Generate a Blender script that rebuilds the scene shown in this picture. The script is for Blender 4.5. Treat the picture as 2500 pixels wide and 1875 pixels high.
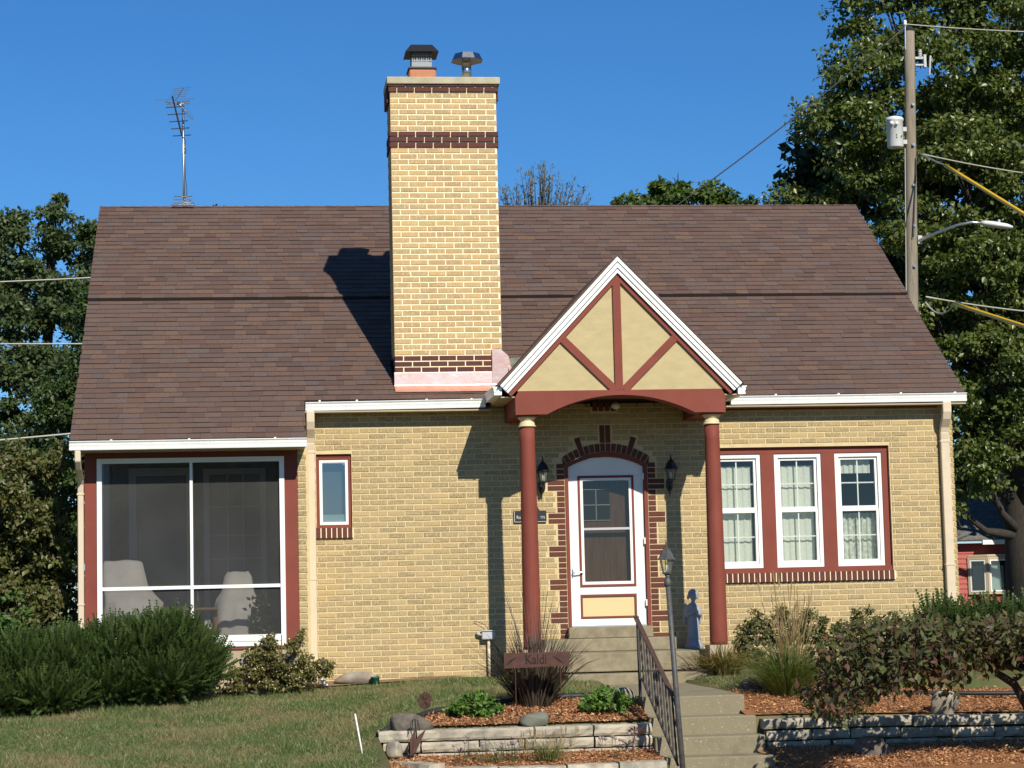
import bpy, math, random
import numpy as np
from mathutils import Vector, Matrix
for o in list(bpy.data.objects): bpy.data.objects.remove(o)
SC = bpy.context.scene
COL = SC.collection
# ------------------------------------------------------------------ camera
yaw, pitch, roll = .1191, .1002, -.0241
fwd = Vector((math.sin(yaw)*math.cos(pitch), math.cos(yaw)*math.cos(pitch), math.sin(pitch)))
rt = Vector((math.cos(yaw), -math.sin(yaw), 0)); up = rt.cross(fwd)
r2 = rt*math.cos(roll)+up*math.sin(roll); u2 = up*math.cos(roll)-rt*math.sin(roll)
cam = bpy.data.cameras.new('camera'); cam.sensor_width = 36; cam.lens = 5347/2500*36
cam.clip_end = 2000; cam.clip_start = .1
camo = bpy.data.objects.new('camera', cam); COL.objects.link(camo)
M4 = Matrix((r2, u2, -fwd)).transposed().to_4x4(); M4.translation = (-3.8713, -26.735, .2889)
camo.matrix_world = M4
SC.camera = camo
SC.render.resolution_x = 1024; SC.render.resolution_y = 768
# ------------------------------------------------------------------ sky and sun
SUN = Vector((.28, -1, .76)).normalized()          # towards the sun
el = math.asin(SUN.z); az = math.atan2(SUN.x, SUN.y)
W = bpy.data.worlds.new('World'); SC.world = W; W.use_nodes = True
nt = W.node_tree; nt.nodes.clear()
sky = nt.nodes.new('ShaderNodeTexSky'); sky.sky_type = 'NISHITA'; sky.sun_disc = False
sky.sun_elevation = el; sky.sun_rotation = az; sky.altitude = 300
sky.air_density = 1.0; sky.dust_density = 0.0; sky.ozone_density = 10.0
bg = nt.nodes.new('ShaderNodeBackground'); bg.inputs[1].default_value = .086
out = nt.nodes.new('ShaderNodeOutputWorld')
hs = nt.nodes.new('ShaderNodeHueSaturation'); hs.inputs['Saturation'].default_value = 1.12; hs.inputs['Value'].default_value = 1.0
nt.links.new(sky.outputs[0], hs.inputs['Color']); nt.links.new(hs.outputs[0], bg.inputs[0]); nt.links.new(bg.outputs[0], out.inputs[0])
sl = bpy.data.lights.new('sun', 'SUN'); sl.energy = 4.8; sl.angle = math.radians(.53); sl.color = (1, .93, .80)
so = bpy.data.objects.new('sun', sl); COL.objects.link(so)
so.rotation_euler = SUN.to_track_quat('Z', 'Y').to_euler(); so.location = (8, -20, 25)
SC.view_settings.view_transform = 'Standard'; SC.view_settings.look = 'None'
SC.view_settings.exposure = 0.3; SC.view_settings.gamma = 1
SC.render.engine = 'CYCLES'
SC.cycles.max_bounces = 8; SC.cycles.transparent_max_bounces = 12
# ------------------------------------------------------------------ materials
RS = np.random.RandomState
def srgb(r, g, b):
    f = lambda c: (c/255/12.92 if c <= 10 else ((c/255+.055)/1.055)**2.4)
    return (f(r), f(g), f(b))
MATS = {}
def mat(name, col, rough=.6, col2=None, scale=4., detail=4, bump=0., bscale=40., metal=0., spec=.5, island=0., tint=None, stretch=None,
        ramp=(.35, .65), col3=None, s3=.6, r3=(.55, .75), coat=0.):
    """principled; col->col2 by noise in position, optional third colour in big patches, island: brightness spread per loose piece"""
    m = bpy.data.materials.new(name); m.use_nodes = True; t = m.node_tree; N = t.nodes; L = t.links
    b = N['Principled BSDF']; b.inputs['Roughness'].default_value = rough; b.inputs['Metallic'].default_value = metal
    b.inputs['Specular IOR Level'].default_value = spec
    if coat: b.inputs['Coat Weight'].default_value = coat
    geo = N.new('ShaderNodeNewGeometry'); pos = geo.outputs['Position']
    if stretch:
        mp = N.new('ShaderNodeMapping'); mp.inputs['Scale'].default_value = stretch; L.new(pos, mp.inputs[0]); pos = mp.outputs[0]
    def noise(sc, dt=4, ro=.6):
        n = N.new('ShaderNodeTexNoise'); n.inputs['Scale'].default_value = sc; n.inputs['Detail'].default_value = dt
        n.inputs['Roughness'].default_value = ro; L.new(pos, n.inputs['Vector']); return n.outputs[0]
    def mix(fac, a, c, mode='MIX'):
        x = N.new('ShaderNodeMix'); x.data_type = 'RGBA'; x.blend_type = mode
        for i, s in ((0, fac), (6, a), (7, c)):
            if hasattr(s, 'is_linked'): L.new(s, x.inputs[i])
            elif i == 0: x.inputs[0].default_value = s
            else: x.inputs[i].default_value = (*s, 1)
        return x.outputs[2]
    def mrange(s, a, c):
        r = N.new('ShaderNodeMapRange'); r.inputs[1].default_value = a; r.inputs[2].default_value = c; L.new(s, r.inputs[0]); return r.outputs[0]
    c = col
    if isinstance(col, list):                       # palette chosen per loose piece and per object
        oi = N.new('ShaderNodeObjectInfo')
        ad = N.new('ShaderNodeMath'); ad.operation = 'ADD'; L.new(geo.outputs['Random Per Island'], ad.inputs[0]); L.new(oi.outputs['Random'], ad.inputs[1])
        fr = N.new('ShaderNodeMath'); fr.operation = 'FRACT'; L.new(ad.outputs[0], fr.inputs[0])
        cr = N.new('ShaderNodeValToRGB'); e = cr.color_ramp; e.interpolation = 'LINEAR'
        while len(e.elements) < len(col): e.elements.new(.5)
        for i, q in enumerate(col): e.elements[i].position = i/(len(col)-1); e.elements[i].color = (*q, 1)
        L.new(fr.outputs[0], cr.inputs[0]); c = cr.outputs[0]
    if col2 is not None:
        c = mix(mrange(noise(scale, detail), *ramp), c, col2)
    if col3 is not None:
        c = mix(mrange(noise(s3, 3), *r3), c, col3)
    if hasattr(c, 'is_linked'): L.new(c, b.inputs['Base Color'])
    else: b.inputs['Base Color'].default_value = (*c, 1)
    if bump:
        bn = N.new('ShaderNodeBump'); bn.inputs['Strength'].default_value = bump; bn.inputs['Distance'].default_value = .01
        L.new(noise(bscale, 5, .65), bn.inputs['Height']); L.new(bn.outputs[0], b.inputs['Normal'])
    MATS[name] = m
    return m
def leafmat(name, cols, trans=.35, rough=.45, spec=.35, patch=None, pscale=.8, tint=1.5):
    m = mat(name, cols, rough=rough, spec=spec, col3=patch, s3=pscale, r3=(.45, .65)) if patch else mat(name, cols, rough=rough, spec=spec)
    t = m.node_tree; N = t.nodes; L = t.links; b = N['Principled BSDF']; o = N['Material Output']
    src = b.inputs['Base Color'].links[0].from_socket
    tr = N.new('ShaderNodeBsdfTranslucent')
    g = N.new('ShaderNodeMix'); g.data_type = 'RGBA'; g.blend_type = 'MULTIPLY'; g.inputs[0].default_value = 1; L.new(src, g.inputs[6]); g.inputs[7].default_value = (tint*1.1, tint*1.15, tint*.5, 1)
    L.new(g.outputs[2], tr.inputs[0])
    x = N.new('ShaderNodeMixShader'); x.inputs[0].default_value = trans
    L.new(b.outputs[0], x.inputs[1]); L.new(tr.outputs[0], x.inputs[2]); L.new(x.outputs[0], o.inputs[0])
    return m
def glassmat(name, tint, refl=.0, rough=.0, cover=0., cover_col=(.1, .1, .1)):
    """thin sheet: fresnel mirror over a tinted see-through film, with an optional share of opaque weave (insect screen)"""
    m = bpy.data.materials.new(name); m.use_nodes = True; t = m.node_tree; N = t.nodes; L = t.links
    N.remove(N['Principled BSDF']); o = N['Material Output']
    tr = N.new('ShaderNodeBsdfTransparent'); tr.inputs[0].default_value = (*tint, 1)
    s = tr.outputs[0]
    if cover:
        d = N.new('ShaderNodeBsdfDiffuse'); d.inputs[0].default_value = (*cover_col, 1)
        n = N.new('ShaderNodeTexNoise'); n.inputs['Scale'].default_value = 1.7; n.inputs['Detail'].default_value = 5
        g = N.new('ShaderNodeNewGeometry'); L.new(g.outputs['Position'], n.inputs['Vector'])
        mr = N.new('ShaderNodeMapRange'); mr.inputs[1].default_value = .35; mr.inputs[2].default_value = .7; mr.inputs[3].default_value = cover*.85; mr.inputs[4].default_value = cover*1.2
        L.new(n.outputs[0], mr.inputs[0])
        x = N.new('ShaderNodeMixShader'); L.new(mr.outputs[0], x.inputs[0]); L.new(s, x.inputs[1]); L.new(d.outputs[0], x.inputs[2]); s = x.outputs[0]
    if refl:
        gl = N.new('ShaderNodeBsdfGlossy'); gl.inputs['Roughness'].default_value = rough; gl.inputs[0].default_value = (1, 1, 1, 1)
        lw = N.new('ShaderNodeFresnel'); lw.inputs[0].default_value = 1.52
        mu = N.new('ShaderNodeMath'); mu.operation = 'MULTIPLY_ADD'; mu.use_clamp = True; L.new(lw.outputs[0], mu.inputs[0]); mu.inputs[1].default_value = 1; mu.inputs[2].default_value = refl
        x = N.new('ShaderNodeMixShader'); L.new(mu.outputs[0], x.inputs[0]); L.new(s, x.inputs[1]); L.new(gl.outputs[0], x.inputs[2]); s = x.outputs[0]
    L.new(s, o.inputs[0]); MATS[name] = m
    return m
S = srgb
mat('brick', [(.37,.28,.140), (.30,.232,.122), (.43,.315,.148), (.34,.268,.146), (.45,.335,.165), (.275,.215,.118), (.40,.30,.145)], .9, col2=(.50,.395,.225), scale=48, ramp=(.48,.64), bump=.5, bscale=160, stretch=(1.6,1,.55), spec=.2)
mat('brick_warm', [(.47,.33,.16), (.41,.29,.145), (.53,.365,.17), (.43,.325,.175), (.55,.365,.16), (.38,.28,.15)], .9, col2=(.60,.46,.27), scale=48, ramp=(.5,.68), bump=.5, bscale=160, stretch=(1.6,1,.55), spec=.2)
mat('mortar', (.63,.505,.29), .95, col2=(.55,.435,.245), scale=9, bump=.3, bscale=120, spec=.1, col3=(.58,.45,.25), s3=.8)
mat('mortar_new', (.86,.75,.53), .95, col2=(.80,.68,.46), scale=12, bump=.3, bscale=120, spec=.1)
mat('dark_brick', [(.135,.045,.032), (.165,.055,.038), (.11,.036,.028), (.15,.06,.045)], .85, col2=(.09,.033,.026), scale=60, bump=.4, bscale=150, spec=.25)
mat('band_brick', [(.12,.05,.042), (.155,.055,.042), (.095,.042,.036), (.14,.065,.05)], .9, col2=(.085,.035,.03), scale=60, bump=.4, bscale=150, spec=.2)
mat('maroon', (.21,.054,.036), .65, col2=(.18,.046,.031), scale=3, bump=.08, bscale=80, spec=.2, col3=(.235,.064,.049), s3=2.2, r3=(.6,.9))
mat('white', (.80,.80,.77), .45, col2=(.74,.74,.70), scale=2.2, spec=.4)
mat('gutter_white', (.82,.83,.80), .4, col2=(.68,.69,.66), scale=3, spec=.4, ramp=(.5,.9), stretch=(3,3,.6))
mat('downspout', (.60,.50,.36), .45, col2=(.50,.42,.31), scale=5, spec=.4, ramp=(.5,.9))
mat('stucco', (.49,.405,.225), .9, col2=(.435,.36,.195), scale=5, bump=.35, bscale=130, spec=.15, stretch=(1,1,2.2), col3=(.46,.38,.205), s3=1.4)
mat('cream', (.62,.52,.30), .55, col2=(.56,.46,.26), scale=6)
mat('panel_cream', (.64,.49,.25), .55)
mat('soffit', (.40,.33,.21), .6, col2=(.35,.285,.18), scale=4)
mat('ceiling', (.16,.10,.06), .7)
mat('shingle', [(.128,.080,.062), (.098,.063,.053), (.147,.088,.063), (.101,.075,.071), (.157,.099,.072), (.108,.065,.052), (.138,.088,.070), (.124,.093,.085), (.094,.060,.050)], .95, col2=(.092,.06,.05), scale=35, bump=.6, bscale=260, spec=.2, ramp=(.45,.8), col3=(.12,.082,.068), s3=.9, r3=(.5,.8))
mat('shingle_base', (.03,.02,.018), .95)
mat('concrete', (.28,.24,.16), .95, col2=(.20,.17,.11), scale=9, bump=.5, bscale=90, spec=.2, col3=(.25,.215,.14), s3=1.6)
mat('concrete_spot', (.23,.20,.132), .95, col2=(.46,.42,.34), scale=55, ramp=(.62,.7), bump=.6, bscale=110, spec=.2, col3=(.165,.145,.10), s3=3)
mat('cap_stone', (.46,.42,.31), .9, col2=(.36,.33,.22), scale=5, bump=.3, bscale=60, spec=.2)
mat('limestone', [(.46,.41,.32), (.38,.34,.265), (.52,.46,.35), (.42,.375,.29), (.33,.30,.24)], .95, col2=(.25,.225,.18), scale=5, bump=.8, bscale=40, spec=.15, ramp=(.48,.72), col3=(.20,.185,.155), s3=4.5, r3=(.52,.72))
mat('rock', [(.18,.15,.12), (.15,.13,.105), (.20,.165,.135)], .95, col2=(.09,.075,.065), scale=16, bump=1.0, bscale=35, spec=.2)
mat('rock_pale', (.34,.30,.24), .9, col2=(.23,.195,.15), scale=6, bump=.6, bscale=30, spec=.2)
mat('rock_green', (.15,.155,.12), .8, col2=(.45,.42,.33), scale=4, ramp=(.66,.70), bump=.5, bscale=30)
mat('soil', (.12,.075,.045), .95, col2=(.07,.045,.03), scale=14, bump=.6, bscale=60)
mat('lawn', (.075,.095,.03), .95, col2=(.14,.12,.06), scale=2.2, bump=.6, bscale=90, spec=.1)
mat('mulch', (.36,.175,.075), .95, col2=(.20,.095,.045), scale=28, bump=.8, bscale=70, spec=.1)
mat('mulch_grey', (.30,.20,.13), .95, col2=(.18,.12,.08), scale=28, bump=.8, bscale=70, spec=.1)
mat('chips', [(.45,.22,.095), (.30,.14,.06), (.55,.30,.15), (.22,.10,.05), (.42,.20,.10), (.60,.37,.21)], .9, spec=.15)
mat('copper', (.85,.52,.42), .32, metal=1, col2=(.90,.68,.58), scale=3.5, bump=.25, bscale=6)
mat('patina', (.22,.25,.20), .7, col2=(.12,.14,.11), scale=8, metal=.2)
mat('steel', (.62,.62,.60), .25, metal=1, col2=(.45,.45,.44), scale=8)
mat('black_metal', (.015,.015,.017), .4, spec=.5)
mat('iron', (.035,.034,.034), .45, col2=(.06,.05,.045), scale=20, spec=.5)
mat('rail_brown', (.055,.035,.028), .5, col2=(.09,.05,.035), scale=18, spec=.5)
mat('lamp_grey', (.05,.05,.05), .55, col2=(.085,.083,.078), scale=25, spec=.45)
mat('cage', (.20,.21,.21), .5, metal=.6)
mat('clay', (.47,.19,.095), .8, col2=(.40,.155,.08), scale=10)
mat('alum', (.70,.71,.72), .35, metal=1)
mat('rust', (.085,.034,.024), .85, col2=(.055,.024,.018), scale=14, bump=.3, bscale=80)
mat('rust_dark', (.012,.008,.007), .9)
mat('rubber', (.018,.018,.018), .6)
mat('statue', (.30,.32,.35), .75, col2=(.24,.26,.29), scale=9, bump=.2, bscale=60)
mat('yellow', (.80,.46,.02), .45)
mat('cable', (.05,.05,.055), .5)
mat('cable_pale', (.40,.39,.34), .5)
mat('polewood', (.27,.225,.165), .9, col2=(.17,.14,.105), scale=6, stretch=(7,7,.35), bump=.6, bscale=14)
mat('transformer', (.66,.67,.66), .4, col2=(.6,.6,.58), scale=4)
mat('bark', (.045,.036,.028), .95, col2=(.022,.018,.014), scale=7, stretch=(4,4,.8), bump=.7, bscale=16)  # darkened overall: shade on the big trunk is put into the bark colour
mat('twig', (.10,.085,.065), .9)
mat('oak', (.20,.095,.042), .5, col2=(.13,.06,.027), scale=6, stretch=(6,6,.5))
mat('curtain', (.62,.63,.56), .9, col2=(.55,.56,.50), scale=30)
mat('lace', (.40,.42,.36), .9, col2=(.62,.63,.56), scale=26, ramp=(.42,.58))
mat('shade', (.60,.66,.60), .9)
mat('cloth', (.40,.385,.355), .95, col2=(.36,.345,.32), scale=7)
mat('interior', (.22,.21,.19), .9)
mat('interior_trim', (.50,.49,.46), .7)
mat('interior_brick', (.20,.17,.12), .9, col2=(.12,.10,.08), scale=8)
mat('dark_room', (.03,.03,.03), .9)
mat('red_siding', (.36,.055,.038), .6, col2=(.32,.05,.034), scale=5)
mat('grey_roof', (.16,.155,.145), 1.0, col2=(.11,.105,.10), scale=9, spec=.05)
mat('tan_trim', (.45,.37,.25), .6)
mat('blue_curtain', (.36,.43,.43), .9)
mat('green_plastic', (.015,.11,.065), .5)
mat('grey_plastic', (.42,.43,.44), .5)
mat('letter', (.62,.60,.55), .5)
mat('bulb', (.75,.75,.66), .3)
mat('foundation', (.42,.35,.24), .95, col2=(.34,.28,.19), scale=5, bump=.4, bscale=70)
glassmat('glass', (.86,.90,.88), refl=.02)
glassmat('glass_blue', (.45,.52,.55), refl=.16)
glassmat('door_glass', (.55,.56,.55), refl=.01)
glassmat('lamp_glass', (.93,.94,.88), refl=.0, cover=.12, cover_col=(.6,.6,.5))
glassmat('screen', (.85,.85,.85), cover=.30, cover_col=(.12,.12,.115))
leafmat('leaf_big', [(.068,.100,.022), (.105,.140,.030), (.052,.080,.018), (.15,.175,.042), (.080,.112,.024), (.20,.215,.075)], .30, rough=.36, spec=.5)
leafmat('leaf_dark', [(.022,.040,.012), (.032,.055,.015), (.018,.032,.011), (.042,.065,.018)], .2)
leafmat('leaf_left', [(.055,.090,.032), (.080,.115,.042), (.045,.075,.028), (.11,.14,.06), (.065,.095,.035)], .3)
leafmat('leaf_left_dark', [(.040,.070,.018), (.060,.095,.026), (.030,.055,.015), (.075,.115,.032)], .25)
leafmat('leaf_hedge', [(.085,.110,.030), (.125,.145,.042), (.060,.080,.024), (.16,.14,.055), (.10,.125,.034), (.13,.095,.05), (.15,.17,.06)], .3, rough=.42)
leafmat('leaf_green_low', [(.07,.13,.028), (.10,.17,.038), (.055,.10,.024)], .35)
leafmat('leaf_maple', [(.070,.115,.028), (.10,.155,.038), (.05,.085,.022), (.12,.17,.045)], .3)
leafmat('leaf_pine', [(.085,.10,.06), (.12,.13,.075), (.065,.075,.05)], .15)
leafmat('leaf_purple', [(.03,.02,.025), (.045,.03,.033), (.03,.035,.02)], .2)
leafmat('leaf_yew', [(.038,.068,.016), (.055,.092,.022), (.030,.052,.013), (.075,.115,.030), (.045,.078,.018)], .15, rough=.5)
leafmat('leaf_rose', [(.10,.10,.028), (.14,.13,.035), (.075,.075,.024), (.17,.15,.05), (.09,.085,.03)], .3)
leafmat('petal_pale', [(.62,.55,.24), (.68,.64,.40), (.5,.42,.16)], .3)
leafmat('leaf_mint', [(.095,.19,.032), (.14,.25,.045), (.07,.14,.026), (.17,.28,.065)], .35)
leafmat('leaf_crab', [(.080,.052,.036), (.080,.105,.034), (.10,.055,.042), (.10,.13,.042), (.065,.056,.032), (.15,.062,.048), (.12,.145,.05), (.095,.09,.04)], .35, rough=.5, spec=.25)
leafmat('leaf_sedum', [(.105,.120,.042), (.14,.145,.056), (.08,.095,.034), (.165,.14,.068)], .3)
leafmat('grass_purple', [(.060,.042,.034), (.085,.058,.043), (.045,.033,.028), (.10,.078,.052), (.068,.062,.042)], .2, rough=.5)
leafmat('grass_karl', [(.10,.15,.034), (.14,.185,.045), (.08,.12,.03), (.20,.19,.07)], .3)
leafmat('straw', [(.36,.26,.12), (.28,.20,.09), (.42,.32,.16)], .3)
leafmat('leaf_lily', [(.12,.13,.035), (.09,.11,.03), (.30,.20,.08), (.24,.15,.06)], .3)
leafmat('blade', [(.090,.145,.042), (.135,.195,.060), (.070,.112,.034), (.125,.18,.054), (.105,.160,.046), (.20,.21,.095), (.42,.37,.20)], .3, rough=.6, patch=(.27,.225,.115), pscale=1.2)
leafmat('chive', [(.09,.12,.05), (.12,.14,.06)], .25)
leafmat('chive_head', [(.34,.27,.26), (.42,.34,.31), (.25,.2,.19)], .2)
# ------------------------------------------------------------------ mesh helpers
def tag(o, label=None, cat=None, group=None, kind=None):
    if label: o['label'] = label
    if cat: o['category'] = cat
    if group: o['group'] = group
    if kind: o['kind'] = kind
    return o
def empty(name, loc=(0, 0, 0), label=None, cat=None, group=None, parent=None):
    o = bpy.data.objects.new(name, None); COL.objects.link(o); o.location = loc; o.empty_display_size = .1
    if parent is not None: o.parent = parent
    return tag(o, label, cat, group)
def setpar(o, parent):
    if parent is not None:
        o.parent = parent
        loc = Vector((0, 0, 0)); p = parent
        while p: loc += p.location; p = p.parent
        o.location = Vector(o.location)-loc
class MB:
    def __init__(s): s.v = []; s.f = []
    def add(s, V, F):
        n = len(s.v); s.v += [tuple(map(float, q)) for q in V]; s.f += [tuple(i+n for i in q) for q in F]; return s
    def box(s, x0, x1, y0, y1, z0, z1, b=0):
        if b:                                       # chamfered edges on the front (min y) face
            V = [(x0+b, y0, z0+b), (x1-b, y0, z0+b), (x1-b, y0, z1-b), (x0+b, y0, z1-b), (x0, y0+b, z0), (x1, y0+b, z0), (x1, y0+b, z1), (x0, y0+b, z1),
                 (x0, y1, z0), (x1, y1, z0), (x1, y1, z1), (x0, y1, z1)]
            F = [(0, 1, 2, 3), (4, 5, 1, 0), (5, 6, 2, 1), (6, 7, 3, 2), (7, 4, 0, 3), (8, 9, 5, 4), (9, 10, 6, 5), (10, 11, 7, 6), (11, 8, 4, 7), (9, 8, 11, 10)]
            return s.add(V, F)
        V = [(x0, y0, z0), (x1, y0, z0), (x1, y1, z0), (x0, y1, z0), (x0, y0, z1), (x1, y0, z1), (x1, y1, z1), (x0, y1, z1)]
        return s.add(V, [(3, 2, 1, 0), (4, 5, 6, 7), (0, 1, 5, 4), (1, 2, 6, 5), (2, 3, 7, 6), (3, 0, 4, 7)])
    def prism(s, poly, y0, y1):                     # polygon in xz (counter-clockwise seen from -y), extruded along y
        n = len(poly); V = [(x, y0, z) for x, z in poly]+[(x, y1, z) for x, z in poly]
        return s.add(V, [tuple(range(n)), tuple(range(2*n-1, n-1, -1))]+[(i, i+n, (i+1) % n+n, (i+1) % n) for i in range(n)])
    def extr(s, poly, vec):                         # 3D polygon extruded by a vector
        n = len(poly); v = Vector(vec); V = [tuple(p) for p in poly]+[tuple(Vector(p)+v) for p in poly]
        return s.add(V, [tuple(range(n)), tuple(range(2*n-1, n-1, -1))]+[(i, i+n, (i+1) % n+n, (i+1) % n) for i in range(n)])
    def tube(s, pts, r, n=8, cap=True):
        pts = [Vector(p) for p in pts]; rr = r if hasattr(r, '__len__') else [r]*len(pts)
        V = []; F = []; ref = Vector((0, 0, 1)); prev = None
        for i, p in enumerate(pts):
            d = (pts[min(i+1, len(pts)-1)]-pts[max(i-1, 0)]).normalized()
            a = prev if prev is not None else (Vector((1, 0, 0)) if abs(d.z) > .9 else ref)
            a = (a-d*a.dot(d)).normalized(); prev = a; c = d.cross(a)
            V += [tuple(p+(a*math.cos(2*math.pi*k/n)+c*math.sin(2*math.pi*k/n))*rr[i]) for k in range(n)]
        for i in range(len(pts)-1):
            F += [(i*n+k, i*n+(k+1) % n, (i+1)*n+(k+1) % n, (i+1)*n+k) for k in range(n)]
        if cap: F += [tuple(range(n-1, -1, -1)), tuple(range((len(pts)-1)*n, len(pts)*n))]
        return s.add(V, F)
    def lathe(s, prof, c, n=20, ax=None):           # prof (r, z) about a vertical axis at c
        V = []; F = []
        for r, z in prof: V += [(c[0]+r*math.cos(2*math.pi*(k+.5)/n), c[1]+r*math.sin(2*math.pi*(k+.5)/n), c[2]+z) for k in range(n)]
        for i in range(len(prof)-1): F += [(i*n+k, i*n+(k+1) % n, (i+1)*n+(k+1) % n, (i+1)*n+k) for k in range(n)]
        F += [tuple(range(n-1, -1, -1)), tuple(range((len(prof)-1)*n, len(prof)*n))]
        return s.add(V, F)
    def ell(s, c, r, nu=12, nv=8, rot=None):
        V = []; F = []
        for j in range(nv+1):
            th = math.pi*j/nv
            for k in range(nu):
                p = Vector((r[0]*math.sin(th)*math.cos(2*math.pi*k/nu), r[1]*math.sin(th)*math.sin(2*math.pi*k/nu), r[2]*math.cos(th)))
                if rot is not None: p = rot @ p
                V.append((c[0]+p.x, c[1]+p.y, c[2]+p.z))
        for j in range(nv): F += [(j*nu+k, (j+1)*nu+k, (j+1)*nu+(k+1) % nu, j*nu+(k+1) % nu) for k in range(nu)]
        return s.add(V, F)
    def build(s, name, m, parent=None, smooth=False, origin=None, bevel=0):
        me = bpy.data.meshes.new(name)
        V = s.v
        if origin is not None: V = [(a-origin[0], b-origin[1], c-origin[2]) for a, b, c in V]
        me.from_pydata(V, [], s.f); me.validate(); me.materials.append(MATS[m])
        if smooth: me.polygons.foreach_set('use_smooth', [True]*len(me.polygons))
        o = bpy.data.objects.new(name, me); COL.objects.link(o)
        if origin is not None: o.location = origin
        setpar(o, parent)
        if bevel:
            b = o.modifiers.new('bevel', 'BEVEL'); b.width = bevel; b.segments = 2; b.limit_method = 'ANGLE'
        return o
def pane(name, m, parent, x0, x1, y, z0, z1): return MB().add([(x0, y, z0), (x1, y, z0), (x1, y, z1), (x0, y, z1)], [(0, 1, 2, 3)]).build(name, m, parent)
def bx(name, m, parent, x0, x1, y0, y1, z0, z1, b=0, bevel=0):
    return MB().box(x0, x1, y0, y1, z0, z1, b).build(name, m, parent, bevel=bevel)
def npmesh(name, V, Q, m, parent=None, smooth=False):   # V (n,3), Q (k,3|4) arrays
    me = bpy.data.meshes.new(name); V = np.asarray(V, np.float32); Q = np.asarray(Q, np.int32); k = Q.shape[1]
    me.vertices.add(len(V)); me.vertices.foreach_set('co', V.ravel())
    me.loops.add(Q.size); me.loops.foreach_set('vertex_index', Q.ravel())
    me.polygons.add(len(Q)); me.polygons.foreach_set('loop_start', np.arange(0, Q.size, k, dtype=np.int32)); me.polygons.foreach_set('loop_total', np.full(len(Q), k, np.int32))
    if smooth: me.polygons.foreach_set('use_smooth', np.ones(len(Q), bool))
    me.update(calc_edges=True); me.materials.append(MATS[m])
    o = bpy.data.objects.new(name, me); COL.objects.link(o); setpar(o, parent)
    return o
def unit(a): return a/np.maximum(np.linalg.norm(a, axis=-1, keepdims=True), 1e-9)
def leaves(name, P, D, Nn, Ls, Ws, m, parent=None, fold=.25):
    """leaf blades: P base points, D long direction, Nn upward normal, lengths, widths"""
    P = np.asarray(P); D = unit(D); side = unit(np.cross(D, Nn)); nn = np.cross(side, D)
    L = np.broadcast_to(np.asarray(Ls).reshape(-1, 1), (len(P), 1)); Wd = np.broadcast_to(np.asarray(Ws).reshape(-1, 1), (len(P), 1))
    mid = P+D*L*.45+nn*L*fold*-.25
    V = np.stack([P, mid+side*Wd*.5+nn*Wd*fold, P+D*L-nn*L*fold*.2, mid-side*Wd*.5+nn*Wd*fold], 1).reshape(-1, 3)
    i = np.arange(len(P))[:, None]*4
    Q = np.concatenate([i+np.array([[0, 1, 2]]), i+np.array([[0, 2, 3]])], 1).reshape(-1, 3)
    return npmesh(name, V, Q, m, parent)
def crownpts(lobes, seed, sub=14, per=90, subr=.32, flat=.7):
    """lobes (x,y,z,rx,ry,rz): clumps on each lobe's shell, leaves on each clump's shell -> points, outward dirs"""
    R = RS(seed); Ps = []; Ds = []
    for (x, y, z, rx, ry, rz) in lobes:
        k = max(3, int(sub*(rx*rz)/1.0)); u = unit(R.normal(size=(k, 3))); rad = R.uniform(.45, .98, (k, 1))
        C = np.array([x, y, z])+u*rad*np.array([rx, ry, rz])
        cr = subr*R.uniform(.6, 1.35, k)*min(1.0, (rx+rz)/2/1.0)**.3
        for c, r in zip(C, cr):
            n = int(per*R.uniform(.7, 1.3)); w = unit(R.normal(size=(n, 3))); w[:, 2] = w[:, 2]*.8+.12
            q = R.uniform(.35, 1.05, (n, 1))
            Ps.append(c+w*q*r*np.array([1.15, 1.15, flat])); Ds.append(w)
    return np.concatenate(Ps), np.concatenate(Ds)
def leafcloud(name, P, O, size, m, parent, seed, droop=.35, aspect=.6, rand=.9, upb=.5):
    R = RS(seed); n = len(P)
    D = O*.55+R.normal(size=(n, 3))*.6; D[:, 2] -= droop
    Nn = O*.5+np.array([0, -.15, upb])+R.normal(size=(n, 3))*rand*.5
    L = size*R.uniform(.6, 1.3, n)
    return leaves(name, P, D, Nn, L, L*aspect*R.uniform(.8, 1.2, n), m, parent)
def txt(name, body, size, m, parent, loc, rx=math.pi/2, ext=.002, sx=1):
    c = bpy.data.curves.new(name, 'FONT'); c.body = body; c.size = size; c.extrude = ext; c.align_x = 'CENTER'; c.align_y = 'CENTER'
    t = bpy.data.objects.new(name+'_tmp', c); COL.objects.link(t)
    me = bpy.data.meshes.new_from_object(t.evaluated_get(bpy.context.evaluated_depsgraph_get()))
    bpy.data.objects.remove(t)
    me.materials.clear(); me.materials.append(MATS[m]); me.name = name
    o = bpy.data.objects.new(name, me); COL.objects.link(o); o.location = loc; o.rotation_euler = (rx, 0, 0); o.scale = (sx, 1, 1)
    setpar(o, parent)
    return o
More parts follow.
